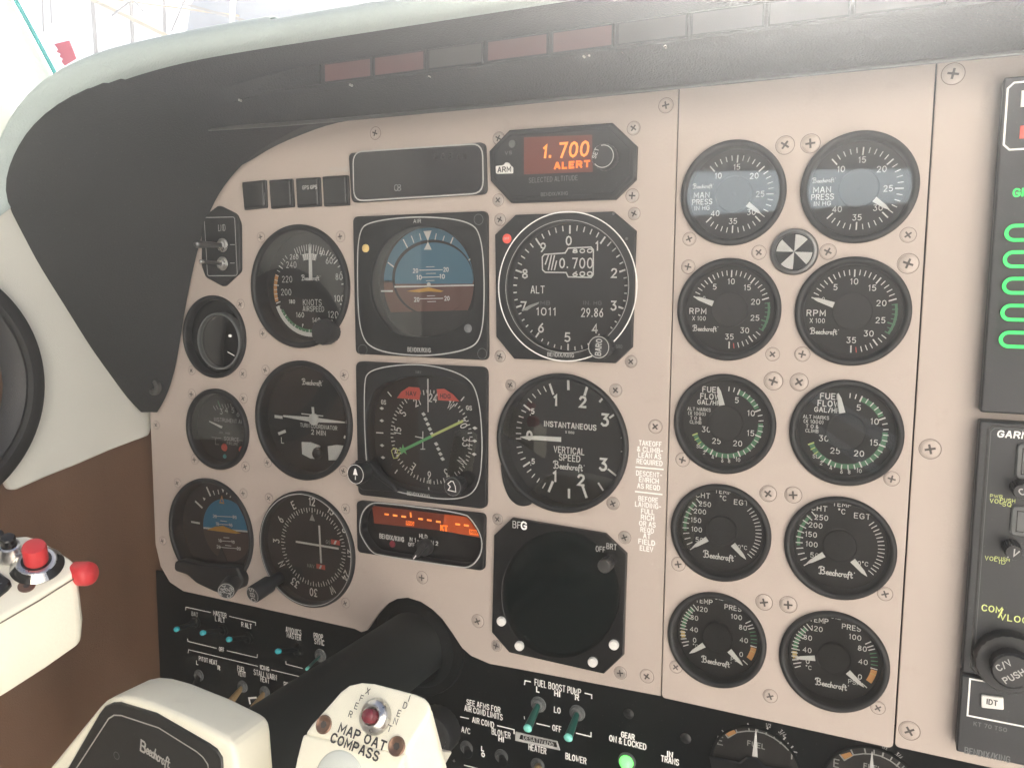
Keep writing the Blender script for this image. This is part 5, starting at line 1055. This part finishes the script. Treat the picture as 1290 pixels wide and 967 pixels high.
# transponder
y1 = U(1217, 849, RZ).y-0.6; y0 = U(1205, 946, RZ).y
t = thing('transponder', 'dark radio unit with a white button lettered IDT inside a white line frame', 'radio', (120, (y0+y1)/2, 0))
rbox(y0, y1).build('case', 'radio', t)
s = MB(); a = U(*RK(150, 441), RZ); b = U(*RK(128, 655), RZ)
s.ribbon([(180, a.y), (a.x, a.y), (a.x, b.y), (180, b.y)], 0.85, RZ+0.08, 0, False)
s.t('KT 70 TSO', RK, 268, 723, 22, RZ+0.08, 1, wz=190, w=0.35); s.t('BENDIX/KING', RK, 250, 888, 34, RZ+0.08, 1, wz=258, w=0.6)
s.build('face_print', ['white', 'dim'], t)
s = MB(); s.prism(rounded([(U(*RK(x, y), RZ).x, U(*RK(x, y), RZ).y) for x, y in ((214, 530), (344, 546), (346, 618), (214, 604))], 0.8), RZ-.2, RZ+1.6, 0, 0.4); s.t('IDT', RK, 279, 580, 28, RZ+1.75, 1, wz=60, w=0.5); s.build('ident_button', ['plastic_white', 'ink'], t)

# ================================================================== glareshield
def resample(pts, n):
    pts = [Vector(p) for p in pts]; L = [0]
    for i in range(1, len(pts)): L.append(L[-1]+(pts[i]-pts[i-1]).length)
    out = []
    for k in range(n):
        d = L[-1]*k/(n-1); i = 1
        while i < len(L)-1 and L[i] < d: i += 1
        f = (d-L[i-1])/max(1e-9, L[i]-L[i-1]); out.append(pts[i-1].lerp(pts[i], f))
    return out
def relax(pts, n=2):
    for _ in range(n): pts = [pts[0]]+[(pts[i-1]+pts[i]*2+pts[i+1])/4 for i in range(1, len(pts)-1)]+[pts[-1]]
    return pts
WX = -556
XR = 260
A1 = [U(198, 519, 2), U(205, 511, 2), U(213, 492, 2), U(222, 460, 2), U(231, 402, 2), U(236, 372, 2), U(247, 322, 2), U(261, 272, 2), U(278, 238, 2), U(303, 209, 3)]
C1_ = [UX(178, 519, WX+4), UX(167, 512, WX+1), UX(151, 488, WX), UX(117, 442, WX), UX(100, 415, WX), UX(83, 387, WX), UX(60, 351, WX), UX(41.7, 322, WX), UX(24, 283, WX), UX(2, 250, WX), U(3, 233, 112), U(10, 207, 111), U(22, 182, 109), U(40, 155, 106)]
A2 = [U(303, 209, 3), U(325, 189, 8), U(345, 177, 14), U(372, 166, 22), Vector((-375, 112.2, 28)), Vector((-340, 112.2, 30)), Vector((-250, 111.8, 30)), Vector((-100, 111.2, 30)), Vector((XR, 110.8, 30))]
C2_ = [U(40, 155, 106), U(65, 131, 104), U(100, 112, 102), U(150, 94, 101), Vector((-420, 139.0, 100.5)), Vector((-388, 141.0, 100)), Vector((-340, 141.4, 100)), Vector((-278, 141.3, 100)), Vector((-200, 141.3, 100)), Vector((-100, 141.3, 100)), Vector((XR, 141.3, 100))]
n1, n2 = 30, 60
a_ = relax(relax(resample(A1, n1), 2)+relax(resample(A2, n2), 2)[1:], 2)
# match the spacing of the two edges on the long straight so the ribs stay square
c_1 = relax(resample(C1_, n1), 1); c_2 = relax(resample(C2_, n2), 1); c_ = relax(c_1+c_2[1:], 3)
gs = thing('glareshield', 'black hood over the instrument panel with a pale padded top edge', 'glareshield', (-200, 130, 60))
prof = [(0, None), (0.03, (112.6, 31.4)), (0.15, (117.0, 41.0)), (0.3, (123.2, 55.0)), (0.36, (125.4, 60.0)), (0.40, (126.4, 60.2)), (0.42, (126.8, 57.6)), (0.52, (139.4, 57.4)), (0.56, (140.0, 59.0)), (0.78, (140.8, 80.0)), (1.0, None)]
rows = []
for f, yz in prof:
    row = []
    for i in range(len(a_)):
        v = a_[i].lerp(c_[i], f)
        if yz is not None:
            k = max(0.0, min(1.0, (i-n1-1)/12.0)); k = k*k*(3-2*k)
            v = v.lerp(Vector((v.x, yz[0], yz[1])), k)
        row.append(v)
    rows.append(row)
back = [v+Vector((-6 if i < n1 else 0, 6 if i >= n1 else 0, -3 if i < n1 else -27)) for i, v in enumerate(a_)]
s = MB(); s.loft([back]+rows, 0); s.build('hood_lining', 'hood', gs, sharp=30)
# padded roll
k0 = min(range(len(c_)), key=lambda i: (c_[i]-C1_[9]).length)
Dp = [U(-120, 300, 112), U(-70, 262, 112), U(-28, 225, 112), U(0, 196, 112), U(10, 170, 109), U(20, 147, 107), U(43, 113, 104), U(67, 93, 100), U(97, 77, 97), U(135, 62, 95), U(167, 54, 94), U(210, 44.5, 93), U(267, 33, 92), U(360, 17.5, 92), Vector((-345, 156, 92)), Vector((-200, 156, 92)), Vector((-100, 156, 92)), Vector((XR, 156, 92))]
cp_ = [UX(-110, 380, WX), UX(-60, 325, WX), UX(-24, 280, WX)]+c_[k0:]; fr_ = [0.0]
for i in range(1, len(cp_)): fr_.append(fr_[-1]+(cp_[i]-cp_[i-1]).length)
dd_ = relax(resample(Dp, 400), 12); dp_ = [dd_[min(399, round(399*f/fr_[-1]))] for f in fr_]
ctr = Vector((-150, -50, 80))
cq_ = [v+Vector((0, 0, 0.8)) for v in cp_]
rws = [[v+Vector((0, -1.5, -5)) for v in cp_], cq_, [a.lerp(b, 0.16)+Vector((0, 0.5, 3.6)) for a, b in zip(cp_, dp_)], [a.lerp(b, 0.4)+Vector((0, 0.5, 7)) for a, b in zip(cp_, dp_)], [a.lerp(b, 0.7)+Vector((0, 0.8, 6.5)) for a, b in zip(cp_, dp_)], [a.lerp(b, 0.92)+Vector((0, 0.3, 2.4)) for a, b in zip(cp_, dp_)], dp_]
for f in (0.25, 0.6, 1.0):
    rws.append([v+Vector(((-40 if v.x < -440 else -40*max(0, (-380-v.x)/60))*f, 5*f, -240*f)) for v in dp_])
s = MB(); s.loft(rws, 0); s.build('padded_edge', 'pad', gs, sharp=60)
# annunciator lights on the upright face under the hood
for (x0, x1, m_) in ((408, 468, 'pinklens'), (471, 535, 'pinklens'), (539, 608, 'greylens'), (613, 690, 'pinklens'), (695, 772, 'pinklens'), (777, 865, 'greylens'), (870, 962, 'greylens'), (967, 1070, 'greylens'), (1075, 1190, 'greylens'), (298, 403, 'hood')):
    yy = 100-(x0-408)*0.115
    xa, xb = U(x0, yy, 59).x, U(x1, yy, 59).x
    s = MB(); s.prism([(xa, 127.4), (xb, 127.4), (xb, 139.0), (xa, 139.0)], 57.0, 58.8, 0, 0.4); s.poly(inset([(xa, 127.4), (xb, 127.4), (xb, 139.0), (xa, 139.0)], 0.9), 58.95, 1)
    s.build('annunciator_light' if m_ != 'hood' else 'lining_panel', ['hood', m_], gs)
# metal strip along the lip, ledge under the lights, screws
s = MB(); y = 110.4
P0 = U(263, 163, 40); P1 = U(345, 157.5, 34)
s.tube([P0, P1, Vector((-340, y+1.4, 32)), Vector((-200, y+0.6, 31)), Vector((XR, y, 31))], [1.3, 1.4, 1.2, 1.1, 1.1], 0, 8); s.build('lip_strip', 'darkmetal', gs)
for (px, py, r_) in ((441, 107, 0.8), (540, 96, 0.45), (735, 71, 0.6), (742, 70, 0.6), (783, 65.5, 0.4), (838, 58.5, 0.8), (301, 126, 0.8)):
    p = U(px, py, 60.5); s = MB(); s.lathe((p.x, p.y), [(r_, 58.5), (r_*0.9, 60.6), (0.01, 60.9)], 0, 12); s.build('lining_rivet', 'steel', gs)  # tiny steel studs standing in for the white glints along the ledge
p = U(196, 487, 7); s = screw_mb((0, 0), 5.0, 30, 0)
s.T = None; s2 = MB(Matrix.Translation(Vector((p.x, p.y, 9.5))) @ Matrix.Rotation(R(-6), 4, 'Y')); s2.lathe((0, 0), [(6.6, -3), (6.6, 0.4), (5.8, 1.0), (3.6, 1.2), (3.2, 0.2), (1.8, 0.2), (1.4, -0.6), (0.01, -0.6)], 0, 32); s2.build('cheek_screw', 'darkmetal', gs)

# ================================================================== left side wall: trim, vinyl, vent
def xsheet(name, pts, X, th, m_, par, bev=1.5):      # outline given as (z, y) in a plane of constant x
    s = MB(); a = [Vector((X, y, z)) for z, y in pts]; b = [v+Vector((-th, 0, 0)) for v in a]
    ia = [s.av(v) for v in a]; ib = [s.av(v) for v in b]; n = len(a)
    s.f.append(ia); s.m.append(0); s.f.append(ib[::-1]); s.m.append(0)
    for i in range(n): s.f.append([ia[i], ib[i], ib[(i+1) % n], ia[(i+1) % n]]); s.m.append(0)
    return s.build(name, m_, par, bevel=bev, bseg=3, recalc=True)
def zy(px, py, X=WX): v = UX(px, py, X); return (v.z, v.y)
tr = thing('side_trim', 'white grained leather trim on the left side wall, rising to the window', 'trim', (WX, 0, 100))
low = [zy(190, 548.7), zy(165, 558), zy(140, 567.5), zy(100, 585), zy(60, 601), zy(24, 617), zy(16, 618), zy(10, 606), zy(2, 588), zy(-20, 580), zy(-80, 566)]
top = [(440, -60), (440, 420), (232, 420)]
tl = [(92.4+(198-y_)*(-25/41.), y_) for y_ in (300, 250)]
tlp = [(154, 300), (92.4, 198.1), (66.7, 157.1), (20, 90), (-6, 20), (-8, -110)]
xsheet('trim_panel', low+top+tlp, WX-1, 9, 'trim', tr, bev=2.5)
p = UX(6, 562, WX); 
T = Matrix.Translation(Vector((WX-1, p.y, p.z))) @ Matrix.Rotation(R(90), 4, 'Y')
s = MB(T); s.lathe((0, 0), [(5.5, 0), (5.2, 1.2), (3, 2), (0.01, 2.2)], 0, 24)
for k in (20, 110):
    d = Vector((math.cos(R(k)), math.sin(R(k))))*3; s.ribbon([-d, d], 1.2, 2.35, 1)
s.build('trim_screw', ['steel', 'screwslot'], tr)
sw = MB()
bw = thing('side_wall_lining', 'brown vinyl side wall below the white trim', 'wall lining', (WX, -250, 150))
Yt = -60; nz, ny = 26, 22
rows = []
for j in range(ny+1):
    row = []
    for i in range(nz+1):
        z_ = -62+502*i/nz; y_ = -60-460*j/ny
        x_ = WX-9+3.5*math.sin(z_*0.035+y_*0.008)+2.0*math.sin(z_*0.09-y_*0.02)
        row.append(Vector((x_, y_, z_)))
    rows.append(row)
sw.loft(rows, 0); sw.build('vinyl_sheet', 'brown', bw, sharp=80)
sc_ = MB(); pts_ = [(WX-9, 150), (WX-9, -100)]
va = thing('round_air_vent', 'big round black vent in the white trim, cut by the left edge', 'vent', (WX, -62, 178))
T = Matrix.Translation(Vector((WX, -62, 178))) @ Matrix.Rotation(R(90), 4, 'Y')
s = MB(T); s.lathe((0, 0), [(87, -2), (88, 3), (86, 8), (82, 10), (77, 9), (74.5, 6)], 0, 96, cap=False); s.build('outer_ring', 'black', va)
s = MB(T); s.lathe((0, 0), [(74.5, 6), (74, 7.4), (72.5, 7.6), (69, 5), (64, 2), (60, 0.6)], 0, 96, cap=False); s.build('inner_ring', 'knob', va)
s = MB(T); s.lathe((0, 0), [(60.5, 0.6), (59, 1.6), (50, 1.2), (30, 1.0), (0.01, 1.0)], 0, 64); s.build('vent_core', 'brown', va)

# ================================================================== windshield and what lies outside
ws = thing('windshield', 'clear windshield pane with a teal seal along its left edge', 'windshield', (-100, 250, -20))
wz = lambda y: (y-165)*1.0-160
s = MB(); s.face([(WX-4, 165, -160), (320, 165, -160), (320, 470, 145), (WX-4, 470, 145)], 0); s.build('pane', 'windshield', ws)
s = MB(); s.tube([UX(16, -8, WX+1), UX(20, 0, WX+1), UX(44, 44, WX+1), UX(70, 93, WX+1), UX(86, 124, WX+1)], 1.9, 0, 10); s.build('seal', 'tealseal', ws)
s = MB(); s.prism([U(*Z(0, 0, 6.445)(x, y), -30) for x, y in ((440, 360), (565, 330), (592, 395), (622, 475), (525, 535), (500, 500), (514, 482), (484, 464), (494, 440), (458, 424), (472, 404))], -30.5, -29.7, 0, 0)
tag(s.build('torn_sticker', 'redcloth', None, U(85, 66, -30)), 'torn red sticker standing against the bright window at the upper left', 'sticker')
hg = thing('hangar_frame', 'pale steel posts and slanting beams of a building outside the windshield', 'building', U(165, 60, -1100))
def opost(x0, y0, x1, y1, wpx, z, nm, m_, par=hg):
    a, b = U(x0, y0, z), U(x1, y1, z); k = (U(x0+1, y0, z)-U(x0, y0, z)).length*wpx/2
    s = MB(); d = (b-a).normalized(); n = Vector((0, 0, 1)).cross(d).normalized()*k; dz = Vector((0, 0, -k*2))
    q = [a-n, b-n, b+n, a+n]; ia = [s.av(v) for v in q]; ib = [s.av(v+dz) for v in q]
    s.f.append(ia); s.m.append(0); s.f.append(ib[::-1]); s.m.append(0)
    for i in range(4): s.f.append([ia[i], ib[i], ib[(i+1) % 4], ia[(i+1) % 4]]); s.m.append(0)
    s.build(nm, m_, par, recalc=True)
for q in ((114, -8, 120, 75, 2.6), (163, -8, 167, 90, 2.6), (205, -8, 207, 60, 2.2), (52, -8, 54, 40, 1.2), (63, -8, 64, 30, 1.0)): opost(*q, -1100, 'post', 'outpost')
opost(292, -8, 289, 60, 4.0, -1060, 'white_post', 'white')
for q in ((96, -10, 215, 48, 3.2), (110, -5, 300, 20, 1.4)): opost(*q, -1090, 'beam', 'outbeam')
for q in ((228, 4, 350, 38, 2.2), (140, 20, 190, -20, 1.4), (180, 14, 150, -20, 1.4), (215, 40, 245, -30, 1.2)): opost(*q, -1080, 'brace', 'outpost')
bd = thing('blue_building', 'hazy blue grey building wall seen above the glareshield at the top of the windshield', 'building', U(400, 0, -1200))
s = MB(); q = [U(x, y, -1200) for x, y in ((232, 60), (240, 6), (250, -10), (900, -10), (900, 60))]; s.prism([(v.x, v.y) for v in q], -1240, -1200, 0, 0); s.build('wall', 'outblue', bd)
s = MB(); q = [U(x, y, -1198) for x, y in ((250, -10), (900, -10), (900, -16), (248, -16))]; s.prism([(v.x, v.y) for v in q], -1245, -1190, 0, 0); s.build('roof_edge', 'outpost', bd)
s = MB(); s.face([(-60000, -1900, 60000), (60000, -1900, 60000), (60000, -1900, -90000), (-60000, -1900, -90000)], 0)
tag(s.build('apron_ground', 'ground', None, (0, -1900, -3000)), kind='structure')

# ================================================================== control yoke
yk = thing('control_yoke', 'cream control yoke with a black shaft, red buttons and lettered switch module', 'control yoke', (-297, -247, 200))
def frame(P, n, up=Vector((0, 1, 0))):
    n = n.normalized(); x = up.cross(n).normalized(); y = n.cross(x)
    return Matrix(((x.x, y.x, n.x, P.x), (x.y, y.y, n.y, P.y), (x.z, y.z, n.z, P.z), (0, 0, 0, 1)))
def solid(name, pts, vec, m_, par, bev, taper=1.0, bseg=4, mid=None):
    s = MB(); c = sum(pts, Vector())/len(pts); n = len(pts)
    lay = [pts]
    if mid: lay.append([c+(v-c)*mid[1]+vec*mid[0] for v in pts])
    lay.append([c+(v-c)*taper+vec for v in pts])
    ids = [[s.av(v) for v in L] for L in lay]
    s.f.append(ids[0]); s.m.append(0); s.f.append(ids[-1][::-1]); s.m.append(0)
    for k in range(len(ids)-1):
        for i in range(n): s.f.append([ids[k][i], ids[k+1][i], ids[k+1][(i+1) % n], ids[k][(i+1) % n]]); s.m.append(0)
    return s.build(name, m_, par, bevel=bev, bseg=bseg, recalc=True, sharp=50)
# shaft with a soft boot at the panel
s = MB(); s.tube([Vector((-297, -247, -50)), Vector((-297, -247, 60)), Vector((-297, -247, 150)), Vector((-296, -248, 212))], [24, 24, 24.5, 26], 0, 48); s.build('shaft', 'shaft', yk)
s = MB(); s.lathe((-297, -250), [(37, -8), (36, -4), (30, -3), (27, 2), (24.5, 3)], 0, 48, cap=False); s.build('shaft_boot', 'sub', yk)
# hub
hubp = [U(x, y, 250) for x, y in ((8, 1030), (62, 966), (93, 927.5), (122, 892), (130, 884), (139, 879), (150, 877), (165, 878.5), (190, 886), (240, 907), (281, 928), (290, 934), (295, 943), (297, 955), (303, 1030))]
solid('hub_cover', hubp, Vector((0, 0, -22)), 'cream', yk, 2.6, 0.97, 5)
bp_ = [U(x, y, 250) for x, y in ((52, 1010), (87, 966), (127, 897), (134, 888), (143, 884), (153, 883.5), (198, 897), (264, 935), (274, 942), (281, 953), (285, 1010))]
s = MB(); s.prism([(v.x, v.y) for v in bp_], 249.6, 250.9, 0, 0.5); bpl = s.build('badge_plate', 'gloss_plate', yk)
s = MB(); il = [U(x, y, 250.9) for x, y in ((67, 1005), (97, 966), (137, 904.5), (144, 900), (153, 900.5), (200, 916), (248, 946), (256, 953), (262, 962), (268, 1005))]
s.ribbon([(v.x, v.y) for v in il], 0.55, 251.0, 0, False)
p = U(196, 950, 250.9); s.text('B', (U(181, 940, 250.9).x, U(181, 940, 250.9).y), 4.6, 251.0, 0, ang=-14, w=0.75, total=2.6, shear=-0.1); s.text('eechcraft', (U(199.5, 951.5, 250.9).x, U(199.5, 951.5, 250.9).y), 3.6*1.25, 251.0, 0, ang=-14, w=0.62, total=13.2, sp=0.0)
p2 = U(147, 951, 250.9); s.ribbon(circ((p2.x, p2.y), 1.6, 14)+[circ((p2.x, p2.y), 1.6, 14)[0]], 0.3, 251.0, 1)
s.build('badge_print', ['silver_print', 'dim'], bpl)
# right module
n_ = Vector((0.0, 0.5, 0.866)); P0 = U(480, 900, 230)
mp = [UP(x, y, P0, n_) for x, y in ((383, 922), (392, 910), (410, 890), (429, 868.5), (440, 860.5), (456, 857), (471.6, 858.3), (500, 865.5), (523.7, 871.8), (536, 877), (543, 887), (541.5, 897), (519, 934), (512, 948))]
solid('switch_module', mp, Vector((2, -52, -17)), 'cream', yk, 1.6, 1.02, 4)
n2_ = Vector((0.05, 0.30, 0.95)); Pc = UP(383, 922, P0, n_)
lp = [UP(x, y, Pc+Vector((0, 0, 0.2)), n2_) for x, y in ((381, 925), (511, 950), (499, 972), (480, 1040), (350, 1040), (366, 990), (373, 955))]
lp[0] = UP(381, 924, P0, n_); lp[1] = UP(512, 949, P0, n_)
solid('module_front', lp, Vector((3, -14, -30)), 'cream', yk, 1.2, 1.0, 3)
T = frame(P0+n_*0.05, n_)
Ti = T.inverted()
def onm(px, py): v = Ti @ UP(px, py, P0, n_); return (v.x, v.y)
s = MB(T)
for ch, px, py in (('X', 463.8, 870), ('F', 455.8, 879), ('E', 449.3, 888.7), ('R', 441.9, 899), ('I', 515.9, 879), ('D', 510.7, 888), ('E', 502.9, 898), ('N', 498.6, 908), ('T', 491, 917)): s.text(ch, onm(px, py), 2.1, 0.12, 0, ang=-4, w=0.3)
s.text('MAP OAT', onm(456.5, 927.5), 3.0, 0.12, 0, ang=-5, w=0.55, sp=2.2, total=21.5, shear=0.0); s.text('COMPASS', onm(447, 940), 3.0, 0.12, 0, ang=-5, w=0.55, sp=2.2, total=22.0)
s.build('module_lettering', 'ink', yk)
c_m = onm(474, 902.5)
s = MB(T); s.lathe(c_m, [(6.5, 0), (6.5, 1.4), (5.7, 2.8), (4.2, 3.4), (3.8, 4.0), (3.4, 4.0), (3.2, 2.4)], 0, 40, cap=False); s.build('switch_nut', 'steel', yk)
s = MB(T); s.lathe(c_m, [(2.8, 2), (2.8, 5.6), (2.4, 6.6), (1.2, 7.2), (0.01, 7.4)], 0, 28); s.build('wine_button', 'wine', yk)
for q in ((408.3, 912), (500, 939.3)):
    s = MB(T); cq = onm(*q); s.lathe(cq, [(3.5, 0.0), (3.5, 0.4), (3.1, 0.7), (2.6, 0.3), (0.01, 0.2)], 0, 24); s.disc(cq, 1.4, 0.35, 1, 6); s.build('module_screw', ['brass', 'screwslot'], yk)
Td = frame(UP(430, 984, Pc, n2_), n2_); s = MB(Td); s.lathe((0, 0), [(11.5*math.cos(R(a)), 3.2*math.sin(R(a))) for a in (0, 12, 25, 40, 55, 70, 82, 89)], 0, 48); s.build('map_light_lens', 'lens_white', yk)
# left grip
n3 = Vector((0.40, 0.85, 0.35)).normalized(); P3 = U(50, 715, 255)
gp = [UP(x, y, P3, n3) for x, y in ((-90, 668), (0, 671.5), (22, 674.5), (34, 673.6), (48, 677.5), (70, 690), (88, 702), (95, 708), (97, 715), (92, 722), (50, 748.5), (0, 777), (-90, 826))]
solid('left_grip', gp, Vector((0, -33, -1)), 'cream', yk, 1.5, 0.97, 4, mid=(0.72, 1.035))
ge = [UP(x, y, P3, n3)+Vector((0.3, -2.2, 0.5)) for x, y in ((97.4, 714), (93, 722), (50, 749), (0, 777.5), (-40, 800))]
s = MB(); s.tube(ge, 0.28, 0, 6); s.build('grip_seam', 'seam', yk)
T3 = frame(P3, n3); T3i = T3.inverted()
def on3(px, py): v = T3i @ UP(px, py, P3, n3); return (v.x, v.y)
c_ = on3(47, 712.5)
s = MB(T3); s.lathe(c_, [(10.2, 0), (10.2, 0.5), (7.8, 3.4), (7.0, 3.8), (5.8, 3.8), (5.4, 2.5)], 0, 48, cap=False)
rg = s.build('switch_collar', 'steel', yk)
s = MB(T3)
for (a0, a1) in ((-165, -100), (-60, 20)):
    for k in range(12):
        q0, q1 = R(a0+(a1-a0)*k/12), R(a0+(a1-a0)*(k+1)/12); f = lambda a, r, z: (c_[0]+r*math.cos(a), c_[1]+r*math.sin(a), z)
        s.face([f(q0, 10.35, 0.5), f(q1, 10.35, 0.5), f(q1, 7.9, 3.5), f(q0, 7.9, 3.5)], 0)
s.build('collar_band', 'gloss_black', yk)
s = MB(T3); s.lathe(c_, [(5.8, 3.0), (5.8, 3.9), (4.6, 4.0)], 1, 32, cap=False); s.lathe(c_, [(4.7, 2.5), (4.7, 11.4), (4.2, 12.6), (3.0, 13.0), (0.01, 12.8)], 0, 36); s.build('red_button', ['redbtn', 'gloss_black'], yk)
c_b = on3(14, 699)
s = MB(T3); s.lathe(c_b, [(5.6, 0), (5.6, 1.2), (4.2, 3.5), (4.0, 6.4), (3.2, 6.8)], 0, 36, cap=False); s.build('switch_collar', 'steel', yk)
s = MB(T3); s.lathe(c_b, [(2.9, 6), (2.9, 10.8), (2.4, 11.4), (0.01, 11.6)], 0, 28); s.build('black_button', 'gloss_black', yk)
c_b = on3(-4, 687); s = MB(T3); s.lathe(c_b, [(3.4, 0), (3.4, 6.8), (2.8, 7.4), (0.01, 7.6)], 0, 28); s.build('black_button', 'gloss_black', yk)
rk = [on3(x, y) for x, y in ((-40, 712), (-2, 722), (13, 733), (15, 738), (10, 744), (0, 752), (-40, 775))]
s = MB(T3); s.prism(rk, 0, 2.4, 0, 1.0); s.ribbon([on3(-30, 748), on3(3, 739)], 0.5, 2.5, 1); s.build('rocker_switch', ['gloss_black', 'darkmetal'], yk)
cq = on3(33.5, 738); s = MB(T3); s.lathe(cq, [(3.3, 0), (3.3, 0.4), (2.6, 0.5), (0.01, 0.2)], 0, 24); s.disc(cq, 1.3, 0.45, 1, 6); s.build('grip_screw', ['brass', 'screwslot'], yk)
Tr = frame(Vector((-308, -120.5, 243)), Vector((0.98, 0.12, -0.12))); s = MB(Tr); s.lathe((0, 0), [(5.2, -8), (5.2, -1.8), (4.8, 0.0), (3.6, 1.2), (0.01, 1.7)], 0, 36); s.build('side_button', 'redbtn', yk)
# arms below the frame joining hub, grip and module
s = MB(); s.tube([Vector((-388, -140, 248)), Vector((-398, -185, 252)), Vector((-398, -235, 250)), Vector((-375, -280, 245)), Vector((-320, -285, 240)), Vector((-275, -235, 238))], [12, 13, 14, 15, 17, 18], 0, 20); s.tube([Vector((-290, -252, 232)), Vector((-240, -262, 226)), Vector((-205, -245, 216)), Vector((-195, -215, 210))], [18, 16, 14, 12], 0, 20); s.build('arm', 'cream', yk)
# big round knob half hidden behind the module
p = U(541, 928, 8); t = thing('rotary_control', 'black round knob half hidden behind the lettered yoke module', 'rotary control', (p.x, p.y, SZ))
s = MB(); s.lathe((p.x, p.y), [(17, SZ), (17, 5), (15.6, 7), (13, 7.6), (12.4, 6.4), (0.01, 6.2)], 0, 48, knurl=24, ka=0.4); s.build('knob_body', 'knob', t)

# ================================================================== glare veil, unseen boards, light, camera
hm = bpy.data.materials.new('air'); hm.use_nodes = True; hn = hm.node_tree; hn.nodes.clear()
ho = hn.nodes.new('ShaderNodeOutputMaterial'); hv = hn.nodes.new('ShaderNodeVolumePrincipled'); hv.inputs['Color'].default_value = (0.98, 0.98, 0.98, 1)
hv.inputs['Density'].default_value = 0.13; hv.inputs['Anisotropy'].default_value = 0.85; hn.links.new(hv.outputs[0], ho.inputs['Volume'])  # thin volume added so its scatter imitates veiling lens glare
M['air'] = hm
s = MB(); q = [(-61000, 61000), (61000, 61000), (61000, -91000), (-61000, -91000)]
a = [s.av((x, -2900, z_)) for x, z_ in q]; b = [s.av((x, 960, z_)) for x, z_ in q]
s.f += [a, b[::-1]]+[[a[i], b[i], b[(i+1) % 4], a[(i+1) % 4]] for i in range(4)]; s.m += [0]*6
tag(plate('cabin_bulkhead', [(-2000, -1850), (150, -1850), (150, 900), (-2000, 900)], [[(-720, 175), (30, 196), (66, 264), (-560, 290)], [(-200, -205), (22, -330), (30, -296), (-190, -172)], [(-160, -290), (0, -392), (14, -372), (-150, -268)]], 1400, 1430, 1.0, 'cabin'), kind='structure')  # unseen dark board added behind the eye; openings shaped as reflections in the gauge glass
hw_ = MB(); hw_.prism([(-6000, -1880), (3000, -1880), (3000, 900), (-6000, 900)], 3200, 3260, 0); tag(hw_.build('hangar_wall_behind', 'hangar_wall', None, (-1500, 0, 3200)), kind='structure')  # unseen pale wall added to brighten the band reflected in the gauges
tag(plate('cabin_rear_trim', [(155, -1850), (2300, -1850), (2300, 900), (155, 900)], [], 1400, 1430, 1.0, 'cabin_light'), kind='structure')  # unseen pale board added to bounce sunlight onto the instrument panel
tag(s.build('haze', 'air', None, (0, 0, 0), recalc=True), kind='stuff')
S.cycles.volume_bounces = 3
w = bpy.data.worlds.new('World'); S.world = w; w.use_nodes = True; nt = w.node_tree
bg = nt.nodes['Background']; sky = nt.nodes.new('ShaderNodeTexSky'); sky.sky_type = 'NISHITA'; sky.sun_disc = False
SUN_EL, SUN_AZ = R(33), R(-3)        # azimuth measured from straight ahead towards the right
sky.sun_elevation = SUN_EL; sky.sun_rotation = SUN_AZ
sky.air_density = 0.7; sky.dust_density = 5.0; sky.ozone_density = 0.6
nt.links.new(sky.outputs[0], bg.inputs[0]); bg.inputs[1].default_value = 0.05
L = bpy.data.lights.new('sun', 'SUN'); L.energy = 5.0; L.angle = R(6); L.color = (1, 0.965, 0.92)
lo = bpy.data.objects.new('sun', L); COL.objects.link(lo)
dr = Vector((math.sin(SUN_AZ)*math.cos(SUN_EL), math.cos(SUN_AZ)*math.cos(SUN_EL), math.sin(SUN_EL)))
lo.rotation_euler = dr.to_track_quat('Z', 'Y').to_euler(); lo.location = dr*3
cam = bpy.data.cameras.new('camera'); co = bpy.data.objects.new('camera', cam); COL.objects.link(co); S.camera = co
cam.sensor_fit = 'HORIZONTAL'; cam.sensor_width = 36; cam.lens = F_PX/1290*36; cam.clip_start = 0.01; cam.clip_end = 2000
P2W = Matrix(((1, 0, 0), (0, 0, -1), (0, 1, 0)))
co.matrix_world = Matrix.Translation(W(EYE)) @ (P2W @ RC.transposed()).to_4x4()
S.view_settings.view_transform = 'Standard'; S.view_settings.look = 'None'; S.view_settings.exposure = 2.35
S.cycles.use_denoising = True; S.cycles.max_bounces = 10; S.cycles.transparent_max_bounces = 12
S.cycles.caustics_reflective = False; S.cycles.caustics_refractive = False
